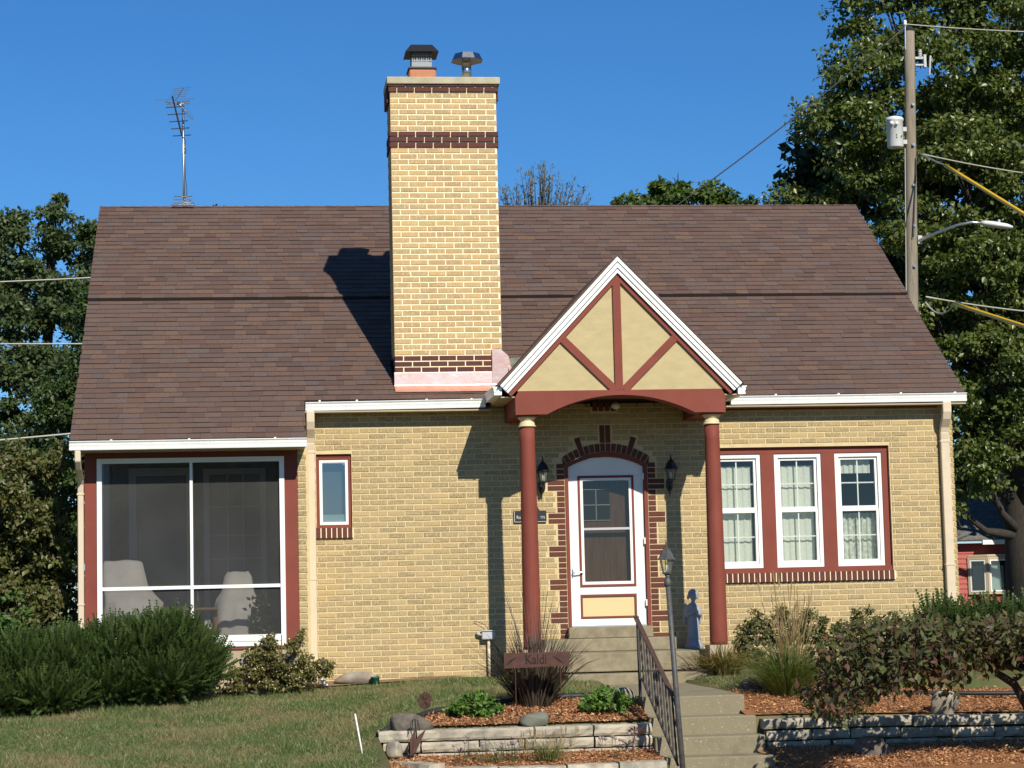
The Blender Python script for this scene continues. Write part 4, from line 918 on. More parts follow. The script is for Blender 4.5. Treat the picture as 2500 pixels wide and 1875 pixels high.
mb.tube([(sx+.0, sy, sz+.54), (sx+.005, sy-.006, sz+.60)], [.026, .024], 10)
mb.ell((sx+.008, sy-.012, sz+.645), (.048, .053, .058), 14, 10)                                                    # head
mb.ell((sx+.010, sy-.062, sz+.638), (.008, .012, .012), 6, 5)
R = RS(44)
for k in range(34):                                                                                                # curls
    a = R.uniform(0, 6.28); e = R.uniform(-.25, 1.5); p = np.array([math.cos(a)*math.cos(e)*.055, math.sin(a)*math.cos(e)*.058, math.sin(e)*.062])
    if p[1] < -.030 and p[2] < .03: continue
    mb.ell((sx+.005+p[0], sy-.006+p[1], sz+.652+p[2]), (.02, .02, .02), 7, 5)
for sgn in (-1, 1): mb.ell((sx+sgn*.058, sy, sz+.625), (.018, .02, .026), 7, 5)
mb.ell((sx-.095, sy+.03, sz+.42), (.03, .02, .14), 10, 8, Matrix.Rotation(.12, 3, 'Y')); mb.ell((sx+.07, sy+.045, sz+.42), (.03, .018, .13), 10, 8, Matrix.Rotation(-.2, 3, 'Y'))     # folded wings
for k in range(8):
    a = -2.6+k*.3; mb.tube([(sx+.080*math.cos(a), sy+.08*math.sin(a), sz+.12), (sx+.062*math.cos(a), sy+.062*math.sin(a), sz+.36)], [.010, .006], 6)     # robe folds
st = mb.build('garden_statue', 'statue'); rm = st.modifiers.new('remesh', 'REMESH'); rm.mode = 'VOXEL'; rm.voxel_size = .0065; rm.use_smooth_shade = True
sm_ = st.modifiers.new('smooth', 'SMOOTH'); sm_.iterations = 3; sm_.factor = .4
tag(st, 'blue grey statue of a curly haired winged child beside the porch column', 'statue')
# ------------------------------------------------------------------ garden ornaments
sg = empty('garden_sign', (-.8, -4.7, -.85), 'rusty cut-out name sign on thin stakes in front of the dark grass', 'sign')
mb = MB().prism([(-1.382, -.352), (-.722, -.342), (-.714, -.202), (-1.384, -.196)], -4.704, -4.698); mb.build('plate', 'rust', sg)
for x_ in (-1.27, -.812): MB().tube([(x_, -4.694, -.95), (x_, -4.694, -.25)], .005, 6).build('stake', 'rust', sg)
txt('lettering', 'Kaldi', .135, 'rust_dark', sg, (-1.06, -4.7055, -.272), sx=.82)
for (cx_, sg_) in ((-.845, 1), (-1.30, -1)): MB().prism([(cx_-.05*sg_, -.235), (cx_+.02*sg_, -.27), (cx_+.075*sg_, -.325), (cx_+.01*sg_, -.285)][::(1 if sg_ > 0 else -1)], -4.7065, -4.7045).build('cutout_twig', 'rust_dark', sg)
swl = empty('swirl_ornament', (-2.26, -5.0, -.92), 'rusty round wire swirl on a thin stem', 'ornament')
mb = MB(); pts = [(-2.21+math.cos(a)*.072*(1-a/30)*.95, -5.0+.008*math.sin(a*3), -.64+math.sin(a)*.082*(1-a/30)) for a in np.linspace(0, 25, 150)]; mb.tube(pts, .0075, 5); mb.build('coil', 'rust', swl)
for k in range(10): a = k*.628; MB().tube([(-2.21, -4.997, -.64), (-2.21+math.cos(a)*.07, -4.996, -.64+math.sin(a)*.08)], .003, 4).build('spoke', 'rust', swl)
MB().tube([(-2.212, -4.99, -.70), (-2.24, -5.0, -.84), (-2.25, -5.0, -.95)], .004, 5).build('stem', 'rust', swl)
tl = empty('metal_tulip', (-2.36, -5.3, -1.2), 'rusty sheet metal tulip leaves standing against the stone wall', 'ornament')
def petal(name, P, y0, par, m='rust', t=.004): return MB().prism(P, y0, y0+t).build(name, m, par)
petal('leaf', [(-2.385, -1.16), (-2.35, -1.10), (-2.335, -1.02), (-2.345, -.96), (-2.325, -.88), (-2.365, -.95), (-2.39, -1.0), (-2.385, -1.08)], -5.30, tl)
petal('leaf', [(-2.37, -1.15), (-2.32, -1.09), (-2.275, -1.0), (-2.225, -.89), (-2.30, -.955), (-2.345, -1.01), (-2.36, -1.08)], -5.31, tl)
cg = empty('wire_bell', (-2.30, -5.18, -.93), 'small black wire bell hanging in front of the brown boulder', 'ornament')
mb = MB()
for k in range(9): a = k*2*math.pi/9; mb.tube([(-2.33, -5.2, -.80), (-2.33+.035*math.cos(a), -5.2+.035*math.sin(a), -.82), (-2.33+.046*math.cos(a), -5.2+.046*math.sin(a), -.90), (-2.33+.05*math.cos(a), -5.2+.05*math.sin(a), -.915)], .004, 4)
mb.build('cage', 'iron', cg); MB().tube([(-2.33, -5.2, -.9), (-2.33, -5.22, -1.2)], .004, 5).build('stem', 'iron', cg)
fl_ = empty('metal_flower', (-.2, -5.3, -1.22), 'rusty metal flower ornament on a stem by the railing shadow', 'ornament')
MB().tube([(-.21, -5.3, -1.25), (-.20, -5.3, -1.12), (-.175, -5.3, -1.0)], .007, 6).build('stem', 'rust', fl_)
for k in range(11):
    a = k*2*math.pi/11; c_ = Vector((-.175, -5.31, -.985)); d_ = Vector((math.cos(a), -.35+.3*math.sin(a*2), math.sin(a)*.55+.18)); s_ = d_.cross(Vector((0, 1, .3))).normalized()
    MB().add([c_, c_+d_*.06+s_*.011, c_+d_*.105-Vector((0, 0, .012)), c_+d_*.06-s_*.011], [(0, 1, 2, 3)]).build('petal', 'rust', fl_)
MB().ell((-.175, -5.315, -.985), (.018, .015, .016), 8, 6).build('centre', 'rust', fl_, smooth=True)
so_ = MB().tube([(1.99, -4.4, -.95), (1.98, -4.4, -.70), (1.97, -4.4, -.60)], .004, 5).ell((1.965, -4.4, -.58), (.03, .012, .04), 8, 6).tube([(1.965, -4.4, -.6), (2.0, -4.41, -.56)], .008, 5).build('rusty_garden_stake', 'rust'); tag(so_, 'small rusty ornament stake standing in the right mulch bed', 'ornament')
wp = MB().tube([(-2.935, -5.8, -.705), (-2.845, -5.82, -1.25)], .008, 8).build('marker_stake', 'white', smooth=True); tag(wp, 'thin white marker stake leaning in the lawn', 'stake')
# ------------------------------------------------------------------ covered furniture inside the sun porch
def draped(name, cols, label, cat, seed):
    """cloth surface through rings of (z, list of outline points): lofted, with soft folds"""
    R = RS(seed); V = []; F = []; n = 40
    for li, (z, cx_, cy_, rx_, ry_, pw) in enumerate(cols):
        for k in range(n):
            a = 2*math.pi*k/n; c, s = math.cos(a), math.sin(a); w = (abs(c)**pw+abs(s)**pw)**(-1/pw)
            f_ = 1+.045*math.sin(a*7+seed)*(1-li/len(cols))+.03*math.sin(a*13+seed*2)*(1-li/len(cols))
            V.append((cx_+c*w*rx_*f_, cy_+s*w*ry_*f_, z+.012*math.sin(a*5+seed)))
    for li in range(len(cols)-1): F += [(li*n+k, li*n+(k+1) % n, (li+1)*n+(k+1) % n, (li+1)*n+k) for k in range(n)]
    F.append(tuple(range((len(cols)-1)*n, len(cols)*n)))
    o = MB().add(V, F).build(name, 'cloth', smooth=True); return tag(o, label, cat)
draped('covered_chair', [(-.17, -5.33, .45, .36, .45, 3), (.15, -5.34, .45, .35, .44, 3), (.40, -5.32, .48, .34, .42, 3), (.50, -5.38, .60, .30, .30, 3), (.62, -5.44, .70, .27, .17, 4), (.88, -5.47, .76, .24, .09, 4), (.945, -5.48, .77, .22, .05, 4)], 'lounge chair under a grey sheet at the left of the porch', 'covered chair', 2)
draped('covered_chair', [(-.17, -4.08, .50, .30, .36, 3), (.10, -4.08, .50, .29, .36, 3), (.36, -4.07, .50, .27, .34, 3), (.43, -4.07, .55, .25, .27, 3), (.52, -4.06, .68, .20, .13, 3), (.70, -4.06, .76, .17, .08, 4), (.765, -4.06, .78, .13, .05, 4)], 'armchair under a grey sheet at the right of the porch', 'covered chair', 5)
tb = empty('low_table', (-4.6, .05, -.17), 'dark framed low table between the two covered porch chairs', 'table')
bx('table_top', 'oak', tb, -4.89, -4.31, -.02, .4, .30, .338)
for (a, b) in ((-4.885, -.015), (-4.35, -.015), (-4.885, .36), (-4.35, .36)): bx('leg', 'oak', tb, a, a+.04, b, b+.04, -.17, .30)
jr = MB().lathe([(.035, .338), (.04, .345), (.04, .42), (.03, .43), (.042, .435), (.045, .46), (.02, .475)], (-4.78, .15, 0), 14).build('candle_jar', 'black_metal', smooth=True); tag(jr, 'small dark jar standing on the left of the porch table', 'jar')
lb = MB().lathe([(.03, .338), (.032, .40), (.026, .45), (.01, .5), (.006, .56)], (-4.545, .15, 0), 12).build('oil_bottle', 'black_metal', smooth=True); tag(lb, 'slim dark bottle on the porch table by the centre post', 'bottle')
R = RS(77); n = 260; P = np.stack([R.normal(-3.80, .05, n), R.normal(.0, .05, n), R.uniform(-.1, .45, n)], 1)
ptp = empty('potted_plant', (-3.8, 0, -.17), 'dark leafy plant inside the porch by the right chair', 'plant'); leaves('leaf', P, R.normal(size=(n, 3)), R.normal(size=(n, 3))+[0, 0, 1], .08, .04, 'leaf_dark', ptp); MB().lathe([(.07, -.168), (.09, -.02)], (-3.8, 0, 0), 14).build('pot', 'black_metal', ptp)
MB().tube([(-3.8, 0, -.1), (-3.80, 0, .4)], .008, 5).build('stem', 'twig', ptp)
# ------------------------------------------------------------------ rooftop aerial
an = empty('television_aerial', (-4.8, 4.62, 6.0), 'metal television aerial on a tall mast above the roof ridge', 'aerial')
MB().tube([(-4.80, 4.62, 5.7), (-4.80, 4.62, 7.62)], .018, 8).build('mast', 'alum', an, smooth=True)
def rods(name, m, pts_, par=an, r=.006):
    mb = MB()
    for p, q in pts_: mb.tube([p, q], r, 5)
    return mb.build(name, m, par)
bA = [Vector((-4.94, 4.3, 7.62)), Vector((-4.82, 4.65, 7.12))]
MB().tube(bA, .012, 6).build('boom', 'iron', an)
for k in range(5): p = bA[0].lerp(bA[1], .27+k*.18); rods('element', 'iron', [(p+Vector((-.13, 0, -.008)), p+Vector((.13, 0, .008)))], r=.008)
bB = [Vector((-4.90, 4.5, 7.60)), Vector((-4.81, 5.3, 7.98))]; MB().tube(bB, .008, 6).build('boom', 'alum', an)
for k in range(6): p = bB[0].lerp(bB[1], .1+k*.18); w_ = .26 if k == 0 else .115; rods('element', 'alum', [(p+Vector((-w_*1.2, 0, -.012)), p+Vector((w_, 0, .012)))], r=.004)
bC = [Vector((-4.85, 4.5, 7.55)), Vector((-4.66, 4.4, 7.31))]; MB().tube(bC, .010, 6).build('boom', 'alum', an)
for k in range(8): p = bC[0].lerp(bC[1], .15+k*.12); rods('element', 'alum', [(p+Vector((-.03, .05, .02)), p+Vector((.035, -.05, .02)))], r=.003)
rods('reflector', 'alum', [(Vector((-5.05, 4.5, 7.585)), Vector((-4.88, 4.5, 7.56))), (Vector((-5.03, 4.5, 7.545)), Vector((-4.88, 4.5, 7.57))), (Vector((-4.86, 4.5, 7.56)), Vector((-4.70, 4.5, 7.60))), (Vector((-4.86, 4.5, 7.56)), Vector((-4.70, 4.5, 7.56)))], r=.010)
bx('junction_box', 'black_metal', an, -4.885, -4.84, 4.45, 4.5, 7.54, 7.58)
rods('element', 'alum', [(Vector((-4.935, 4.5, 6.205)), Vector((-4.675, 4.5, 6.205))), (Vector((-4.94, 4.45, 6.15)), Vector((-4.68, 4.45, 6.145)))], r=.008)
rods('element', 'alum', [(Vector((-4.95, 4.4, 6.085)), Vector((-4.65, 4.4, 6.085))), (Vector((-4.82, 4.42, 6.115)), Vector((-4.70, 4.42, 6.12))), (Vector((-4.97, 4.38, 6.06)), Vector((-4.64, 4.38, 6.055)))], r=.012)
MB().tube([(-4.81, 4.6, 7.1), (-4.77, 4.6, 7.05), (-4.785, 4.6, 6.9), (-4.775, 4.6, 6.5), (-4.755, 4.6, 6.3), (-4.77, 4.6, 6.2)], .006, 5).build('coax_cable', 'cable', an); bx('clamp', 'black_metal', an, -4.79, -4.765, 4.58, 4.62, 6.86, 6.93)
# ------------------------------------------------------------------ utility pole, transformer, street lamp, cables
up_ = empty('utility_pole', (11.3, 22, -.6), 'weathered grey wooden utility pole behind the right end of the roof', 'utility pole')
PX = lambda z: 11.30+(z-6.7)*.0345
MB().tube([(PX(z), 22, z) for z in np.linspace(-.8, 13.4, 12)], list(np.linspace(.19, .118, 12)), 14).build('shaft', 'polewood', up_, smooth=True)
MB().lathe([(.11, 0), (.12, .05), (.05, .12)], (PX(13.4), 22, 13.4), 10).build('top_cap', 'rubber', up_)
MB().tube([(PX(13)-.135, 21.9, 12.95), (PX(13.4)-.13, 21.9, 13.55)], .022, 6).build('bracket', 'steel', up_); MB().lathe([(.03, 0), (.05, .03), (.03, .06), (.045, .09), (.02, .13)], (PX(13.4)-.13, 21.9, 13.52), 10).build('insulator', 'white', up_, smooth=True)
cu = MB().box(PX(12.7)+.12, PX(12.7)+.34, 21.95, 22.02, 12.74, 12.79).box(PX(12.7)+.12, PX(12.7)+.34, 21.95, 22.02, 12.58, 12.62).box(PX(12.7)+.32, PX(12.7)+.38, 21.93, 22.04, 12.54, 12.84).build('cutout_bracket', 'grey_plastic', up_)
MB().lathe([(.05, 0), (.035, .03), (.05, .06), (.035, .09), (.05, .12), (.035, .15), (.045, .18)], (PX(12.7)+.25, 21.98, 12.79), 10).build('insulator', 'grey_plastic', up_); MB().tube([(PX(12.7)+.47, 21.9, 12.80), (PX(12.7)+.43, 21.9, 12.35)], [.028, .022], 8).build('fuse_tube', 'grey_plastic', up_)
MB().tube([(PX(z)-.17, 21.87, z) for z in np.linspace(5, 10.6, 6)], .012, 5).build('ground_wire', 'cable_pale', up_)
for k in range(5): z_ = 11.6-k*.95; bx('step_bolt', 'steel', up_, PX(z_)-.01, PX(z_)+.05, 21.80, 21.87, z_, z_+.05)
tr_ = empty('transformer', (11.0, 21.9, 10.6), 'white cylindrical pole transformer hung left of the utility pole', 'transformer')
MB().lathe([(.165, 10.60), (.185, 10.63), (.195, 11.22), (.21, 11.23), (.215, 11.27), (.19, 11.31), (.10, 11.34)], (11.03, 21.85, 0), 28).build('tank', 'transformer', tr_, smooth=True)
MB().tube([(10.93, 21.70, 11.12), (10.88, 21.58, 11.14)], [.035, .045], 10).build('bushing', 'white', tr_, smooth=True); MB().tube([(11.02, 21.68, 11.12), (11.01, 21.58, 11.13)], [.03, .035], 10).build('bushing', 'white', tr_, smooth=True)
bx('hanger', 'grey_plastic', tr_, 11.18, 11.32, 21.86, 21.94, 11.0, 11.1); bx('hanger', 'grey_plastic', tr_, 11.18, 11.32, 21.86, 21.94, 10.7, 10.8)
for (x_, z_) in ((11.0, 10.86), (11.0, 10.8), (11.12, 10.83)): bx('bolt', 'cable', tr_, x_, x_+.025, 21.65, 21.68, z_, z_+.03)
sl_ = empty('street_light', (11.55, 21.9, 8.45), 'white curved arm street light fixed to the utility pole', 'street light')
MB().tube([(11.50, 21.9, 8.42), (11.80, 21.5, 8.54), (12.2, 21.2, 8.67), (12.5, 21.05, 8.71), (12.75, 21, 8.68)], [.045, .036, .034, .032, .032], 10).build('arm', 'alum', sl_, smooth=True)
bx('mount', 'grey_plastic', sl_, 11.48, 11.58, 21.86, 21.94, 8.36, 8.55)
mb = MB(); prof = [(0, .05, .045), (.08, .10, .07), (.30, .13, .085), (.60, .12, .07), (.72, .07, .035)]; V = []; F = []
ax = Vector((.97, -.12, -.16)).normalized(); sd_ = ax.cross(Vector((0, 0, 1))).normalized(); b0 = Vector((12.70, 21.0, 8.68))
for (t_, w_, h_) in prof:
    c_ = b0+ax*t_
    for k in range(10): a = 2*math.pi*k/10; V.append(c_+sd_*math.cos(a)*w_+Vector((0, 0, 1))*(math.sin(a)*h_*(1 if math.sin(a) > 0 else .8)))
for i_ in range(len(prof)-1): F += [(i_*10+k, i_*10+(k+1) % 10, (i_+1)*10+(k+1) % 10, (i_+1)*10+k) for k in range(10)]
F += [tuple(range(9, -1, -1)), tuple(range(40, 50))]
mb.add(V, F).build('lamp_head', 'transformer', sl_, smooth=True); MB().lathe([(.03, 0), (.03, .05), (.02, .06)], tuple(b0+ax*.42+Vector((0, 0, .08))), 8).build('photocell', 'grey_plastic', sl_)
def cable(p, q, sag, r, m, label, name='power_cable', cat='cable', n=24):
    p = Vector(p); q = Vector(q); o = MB().tube([p.lerp(q, t)-Vector((0, 0, sag*4*t*(1-t))) for t in np.linspace(0, 1, n)], r, 6).build(name, m, smooth=True); return tag(o, label, cat)
cable((11.45, 21.9, 13.52), (2.2, 24, 7.0), .25, .016, 'cable', 'dark cable slanting down left across the open sky')
cable((11.45, 21.9, 13.55), (26, 30, 16.0), .3, .014, 'cable_pale', 'topmost thin wire running right from the pole top')
cable((11.62, 21.9, 10.48), (24, 33, 12.0), .3, .018, 'cable_pale', 'grey cable running right above the upper yellow guard')
cable((11.62, 21.9, 7.12), (24, 33, 8.2), .3, .020, 'cable_pale', 'grey cable running right above the lower yellow guard')
cable((11.62, 21.9, 10.50), (11.62, 20.0, 9.81), .02, .02, 'alum', 'short silver cable from the pole to the upper yellow guard')
cable((11.61, 20.05, 9.82), (9.32, -9.8, -1.0), .0, .045, 'yellow', 'upper yellow plastic cable guard slanting to the right edge', 'cable_guard', 'cable guard')
cable((11.667, 20.05, 6.70), (7.84, -16.8, -1.1), .0, .045, 'yellow', 'lower yellow plastic cable guard slanting to the right edge', 'cable_guard', 'cable guard')
cable((11.60, 21.9, 7.0), (11.667, 20.0, 6.70), .25, .02, 'cable_pale', 'looping grey cable at the pole near the lower yellow guard')
cable((-14, 12, 6.05), (-5, 12, 6.27), .08, .012, 'cable_pale', 'highest pale wire crossing the trees at the left edge', 'service_wire', 'wire')
cable((-14, 12, 5.12), (-5, 12, 5.0), .02, .012, 'cable_pale', 'middle pale wire crossing the trees at the left edge', 'service_wire', 'wire')
cable((-14, 12, 2.95), (-5, 12, 3.6), .03, .016, 'cable_pale', 'lowest pale wire at the left edge above the tall shrub', 'service_wire', 'wire')
cable((11.52, 21.85, 10.4), (11.35, 21.80, 8.5), .0, .014, 'cable', 'dark lead running down the front of the utility pole')
# ------------------------------------------------------------------ trees
def tree(name, label, base, trunk_r, top, lobes, seed, size, m, sub=14, per=80, subr=.32, droop=.35, aspect=.6, bark='bark', cat='tree', limbs=True, lean=0, group=None, flat=.7):
    o = empty(name, base, label, cat, group); R = RS(seed)
    b = Vector(base); t = Vector(top); pts = [b.lerp(t, k/6)+Vector((R.uniform(-.1, .1), R.uniform(-.1, .1), 0))*(trunk_r*2) for k in range(7)]; pts[0] = b-Vector((0, 0, .3))
    MB().tube(pts, [trunk_r*(1.25 if k == 0 else 1-.12*k) for k in range(7)], 12).build('trunk', bark, o, smooth=True)
    if limbs:
        lm = MB()
        for (x, y, z, rx, ry, rz) in lobes:
            f_ = min(max((z-.45*(z-base[2])-base[2])/(t.z-base[2]), .15), .98); a = b.lerp(t, f_); c = Vector((x, y, z))
            mid_ = a.lerp(c, .5)+Vector((0, 0, -.12*(c-a).length)); r0 = trunk_r*(1-.8*f_)*.30+.02
            lm.tube([a, mid_, c], [r0, r0*.6, r0*.22], 7)
            for k in range(3):
                e = c+Vector((R.normal()*rx*.55, R.normal()*ry*.55, R.normal()*rz*.5)); lm.tube([mid_.lerp(c, .6), c.lerp(e, .5)+Vector((0, 0, .05)), e], [r0*.35, r0*.22, r0*.08], 5)
        lm.build('branches', bark, o, smooth=True)
    P, O = crownpts(lobes, seed, sub, per, subr, flat)
    leafcloud('crown', P, O, size, m, o, seed+1, droop, aspect)
    return o
big = [(14.2, 28, 17.2, 2.6, 2.4, 1.8), (12.7, 27.5, 15.4, 1.5, 1.8, 1.3), (12.1, 27.2, 13.5, 1.35, 1.5, 1.1), (11.35, 27, 12.2, 1.3, 1.5, .95), (12.3, 26.8, 11.3, 1.5, 1.5, .9), (15.8, 27, 15.2, 1.9, 2, 1.4), (14.3, 26.6, 13.8, 1.5, 1.7, 1.1),
       (16.8, 27, 12.9, 1.9, 2, 1.3), (14.1, 26.4, 11.6, 1.5, 1.6, 1.0), (15.9, 26.3, 10.6, 1.6, 1.6, 1.1), (13.0, 26.6, 9.6, 1.4, 1.5, .9), (17.6, 27, 9.8, 1.8, 1.8, 1.3), (14.4, 26.3, 8.7, 1.4, 1.4, .95), (16.3, 26.2, 7.9, 1.6, 1.5, 1.1),
       (13.4, 26.8, 7.2, 1.3, 1.4, .95), (14.9, 26.4, 6.2, 1.4, 1.3, .9), (17.3, 26.8, 6.2, 1.5, 1.5, 1.1), (13.5, 27, 5.0, 1.1, 1.2, .8), (15.8, 26.6, 4.6, 1.3, 1.2, .8), (14.4, 26.8, 3.5, .9, .9, .7), (10.25, 28, 10.5, .95, .9, .30), (11.3, 28, 10.6, .9, .9, .4), (18.6, 28, 14.6, 1.8, 2, 1.6), (13.6, 27, 2.6, .5, .5, .5)]
tree('shade_tree', 'huge leafy shade tree filling the right edge behind the utility pole', (15.95, 28, -.7), .5, (15.3, 28, 15.5), big, 201, .155, 'leaf_big', sub=30, per=95, subr=.40)
dk = [(13.5, 33, 8, 2.2, 1.5, 2.0), (16, 33, 9, 2.6, 1.6, 2.4), (19, 33, 8, 2.4, 1.6, 2.6), (14.4, 33, 5.6, 1.5, 1.4, 1.3), (17.5, 33.4, 5.8, 2.0, 1.4, 1.5), (20.5, 33, 4.6, 1.5, 1.4, 2.5), (13.2, 33, 12.2, 2, 1.5, 1.4), (16.5, 33, 13, 2.2, 1.5, 2), (15.6, 32.6, 3.9, 1.1, 1, .7), (20.6, 33, 1.6, 1.0, 1.2, 1.8)]
tree('shade_tree', 'dark tree mass standing behind the huge tree above the red house', (19.4, 33, -.7), .4, (17.5, 33, 12), dk, 211, .30, 'leaf_dark', sub=18, per=70, subr=.5)
lf = [(-8.75, 18, 7.6, .50, .6, .9), (-8.55, 18, 8.2, .22, .25, .42), (-7.78, 17.8, 8.0, .32, .4, .75), (-7.74, 17.8, 8.55, .13, .16, .3), (-7.1, 18, 7.55, .45, .5, .75), (-8.3, 17.8, 6.6, .8, .7, .8), (-7.3, 17.6, 6.5, .75, .7, .8), (-9.3, 18, 6.7, .7, .7, .8), (-6.5, 18, 6.6, .6, .6, .8), (-8.8, 17.6, 5.4, .85, .8, .8), (-7.8, 17.4, 5.0, .8, .8, .8), (-9.6, 18, 4.3, .8, .8, .9), (-8.6, 17.5, 3.9, .9, .8, .8)]
tree('garden_tree', 'pale green spiky tree at the left edge behind the house', (-8.1, 18, -.7), .22, (-7.9, 18, 7.6), lf, 221, .105, 'leaf_left', sub=85, per=100, subr=.24, droop=.1)
l2 = [(-6.7, 15, 5.9, .55, .6, .7), (-6.6, 15, 4.9, .7, .7, .8), (-7.3, 14.8, 4.2, .7, .7, .7), (-6.4, 15, 3.8, .7, .7, .8), (-7.2, 14.6, 3.0, .8, .7, .7), (-8.3, 15, 3.0, .8, .7, .8), (-6.2, 15, 2.6, .7, .7, .8), (-7.5, 15, 1.9, 1.0, .7, .8)]
tree('garden_tree', 'dark green tree beside the left roof edge below the pale tree', (-6.9, 15, -.7), .18, (-6.8, 15, 5.2), l2, 231, .10, 'leaf_left_dark', sub=85, per=105, subr=.25)
cf = empty('conifer', (3.7, 30, -.7), 'thin grey green conifer top above the ridge right of the chimney', 'tree'); R = RS(241); br = MB(); Ps = []; Os = []
MB().tube([(3.7, 30, -1), (3.75, 30, 5), (3.7, 30, 9.6), (3.75, 30, 11.0)], [.17, .13, .06, .02], 8).build('trunk', 'twig', cf, smooth=True)
for (tx, tz, k) in ((2.5, 11.0, 9), (2.85, 11.35, 9), (3.2, 11.3, 8), (3.55, 11.75, 12), (3.85, 11.9, 12), (4.1, 11.6, 8), (4.45, 11.45, 9), (4.75, 11.3, 8), (5.0, 10.9, 7), (5.25, 10.7, 5), (4.2, 11.0, 6), (3.0, 10.9, 6)):
    for q in range(k):
        e = Vector((tx+R.normal()*.12, 30+R.normal()*.3, tz-abs(R.normal())*.22)); s0 = Vector((3.7+(tx-3.7)*.25+R.normal()*.1, 30, 9.2+R.uniform(0, .5))); m_ = s0.lerp(e, .55)+Vector(((tx-3.7)*.12, 0, -.12))
        pts = [s0*(1-t)**2+m_*2*t*(1-t)+e*t*t for t in np.linspace(0, 1, 8)]; br.tube(pts, list(np.linspace(.02, .006, 8)), 4)
        for j in range(3, 8):
            for w in range(5): p = pts[j]; Ps.append((p.x+R.normal()*.035, p.y+R.normal()*.05, p.z+R.normal()*.05)); Os.append((R.normal()*.3+(tx-3.7)*.2, R.normal()*.3, .9))
for k in range(130):
    z_ = R.uniform(3.0, 9.6); a = R.uniform(0, 6.28); r_ = R.uniform(.8, 1.9); s0 = Vector((3.72, 30, z_)); e = Vector((3.72+math.cos(a)*r_, 30+math.sin(a)*r_, z_+R.uniform(.3, .9)))
    pts = [s0.lerp(e, t)-Vector((0, 0, .25*math.sin(t*3.1))) for t in np.linspace(0, 1, 7)]; br.tube(pts, list(np.linspace(.03, .006, 7)), 4)
    for j in range(2, 7):
        for w in range(9): p = pts[j]; Ps.append((p.x+R.normal()*.09, p.y+R.normal()*.09, p.z+R.normal()*.09)); Os.append((R.normal()*.4, R.normal()*.4, .8))
br.build('branches', 'twig', cf, smooth=True)
leafcloud('crown', np.array(Ps), np.array(Os), .12, 'leaf_pine', cf, 243, droop=-.6, aspect=.25)
mp = [(6.5, 30, 10.5, .65, .8, .55), (7.3, 30, 10.9, .75, .8, .55), (8.2, 30, 10.7, .75, .8, .6), (9.0, 30, 10.45, .6, .7, .5), (7.5, 30, 11.35, .16, .2, .28), (8.75, 30, 10.95, .14, .2, .25), (6.95, 30, 11.2, .16, .2, .2), (9.6, 30, 10.4, .45, .5, .35), (9.1, 30, 10.8, .4, .5, .35), (6.2, 30, 10.75, .4, .5, .3), (8.4, 30, 11.1, .35, .4, .25), (7.7, 30, 9.6, 1.8, 1.2, .7)]
tree('maple_tree', 'rounded green maple crown peeking over the roof ridge', (7.8, 30, -.7), .3, (7.8, 30, 10.2), mp, 251, .17, 'leaf_maple', sub=36, per=90, subr=.25)
pu = [(-5.58, 12, 7.36, .1, .1, .09), (-4.56, 12, 7.36, .12, .1, .1), (-4.27, 12, 7.37, .13, .1, .1), (-4.48, 12, 7.43, .05, .05, .05), (-4.9, 12, 6.9, .8, .6, .35)]
tree('plum_tree', 'few dark purple leaf sprigs showing above the left ridge', (-4.9, 12, -.7), .12, (-4.9, 12, 6.6), pu, 261, .06, 'leaf_purple', sub=60, per=22, subr=.06, bark='twig')
# tall shrub left of the porch
sh = []
R = RS(271)
for k in range(58): sh.append((R.uniform(-7.7, -6.22), R.uniform(.3, 1.6), R.uniform(-.5, 2.0), .34, .36, .34))
for k in range(7): sh.append((-6.2, .3+.1*k, -.5+.2*k, .22, .25, .22))
for k in range(8): sh.append((-7.6+k*.2, .9, 2.15+R.uniform(-.12, .06), .22, .3, .2))
tree('tall_shrub', 'tall leafy shrub with bronze tinted leaves left of the sun porch', (-7.0, 1.0, -.75), .05, (-7.0, 1.0, 1.4), sh, 272, .075, 'leaf_hedge', sub=140, per=55, subr=.17, cat='shrub', limbs=False, aspect=.62)
s2 = [(-7.25+.18*k+R.uniform(-.1, .1), R.uniform(-.9, -.5), R.uniform(-.45, .45), .26, .3, .28) for k in range(4) for q in range(4)]
tree('low_shrub', 'bright green small leaved shrub above the left end of the yew hedge', (-7.0, -.7, -.75), .03, (-7.0, -.7, .3), s2, 275, .055, 'leaf_green_low', sub=180, per=40, subr=.12, cat='shrub', limbs=False)
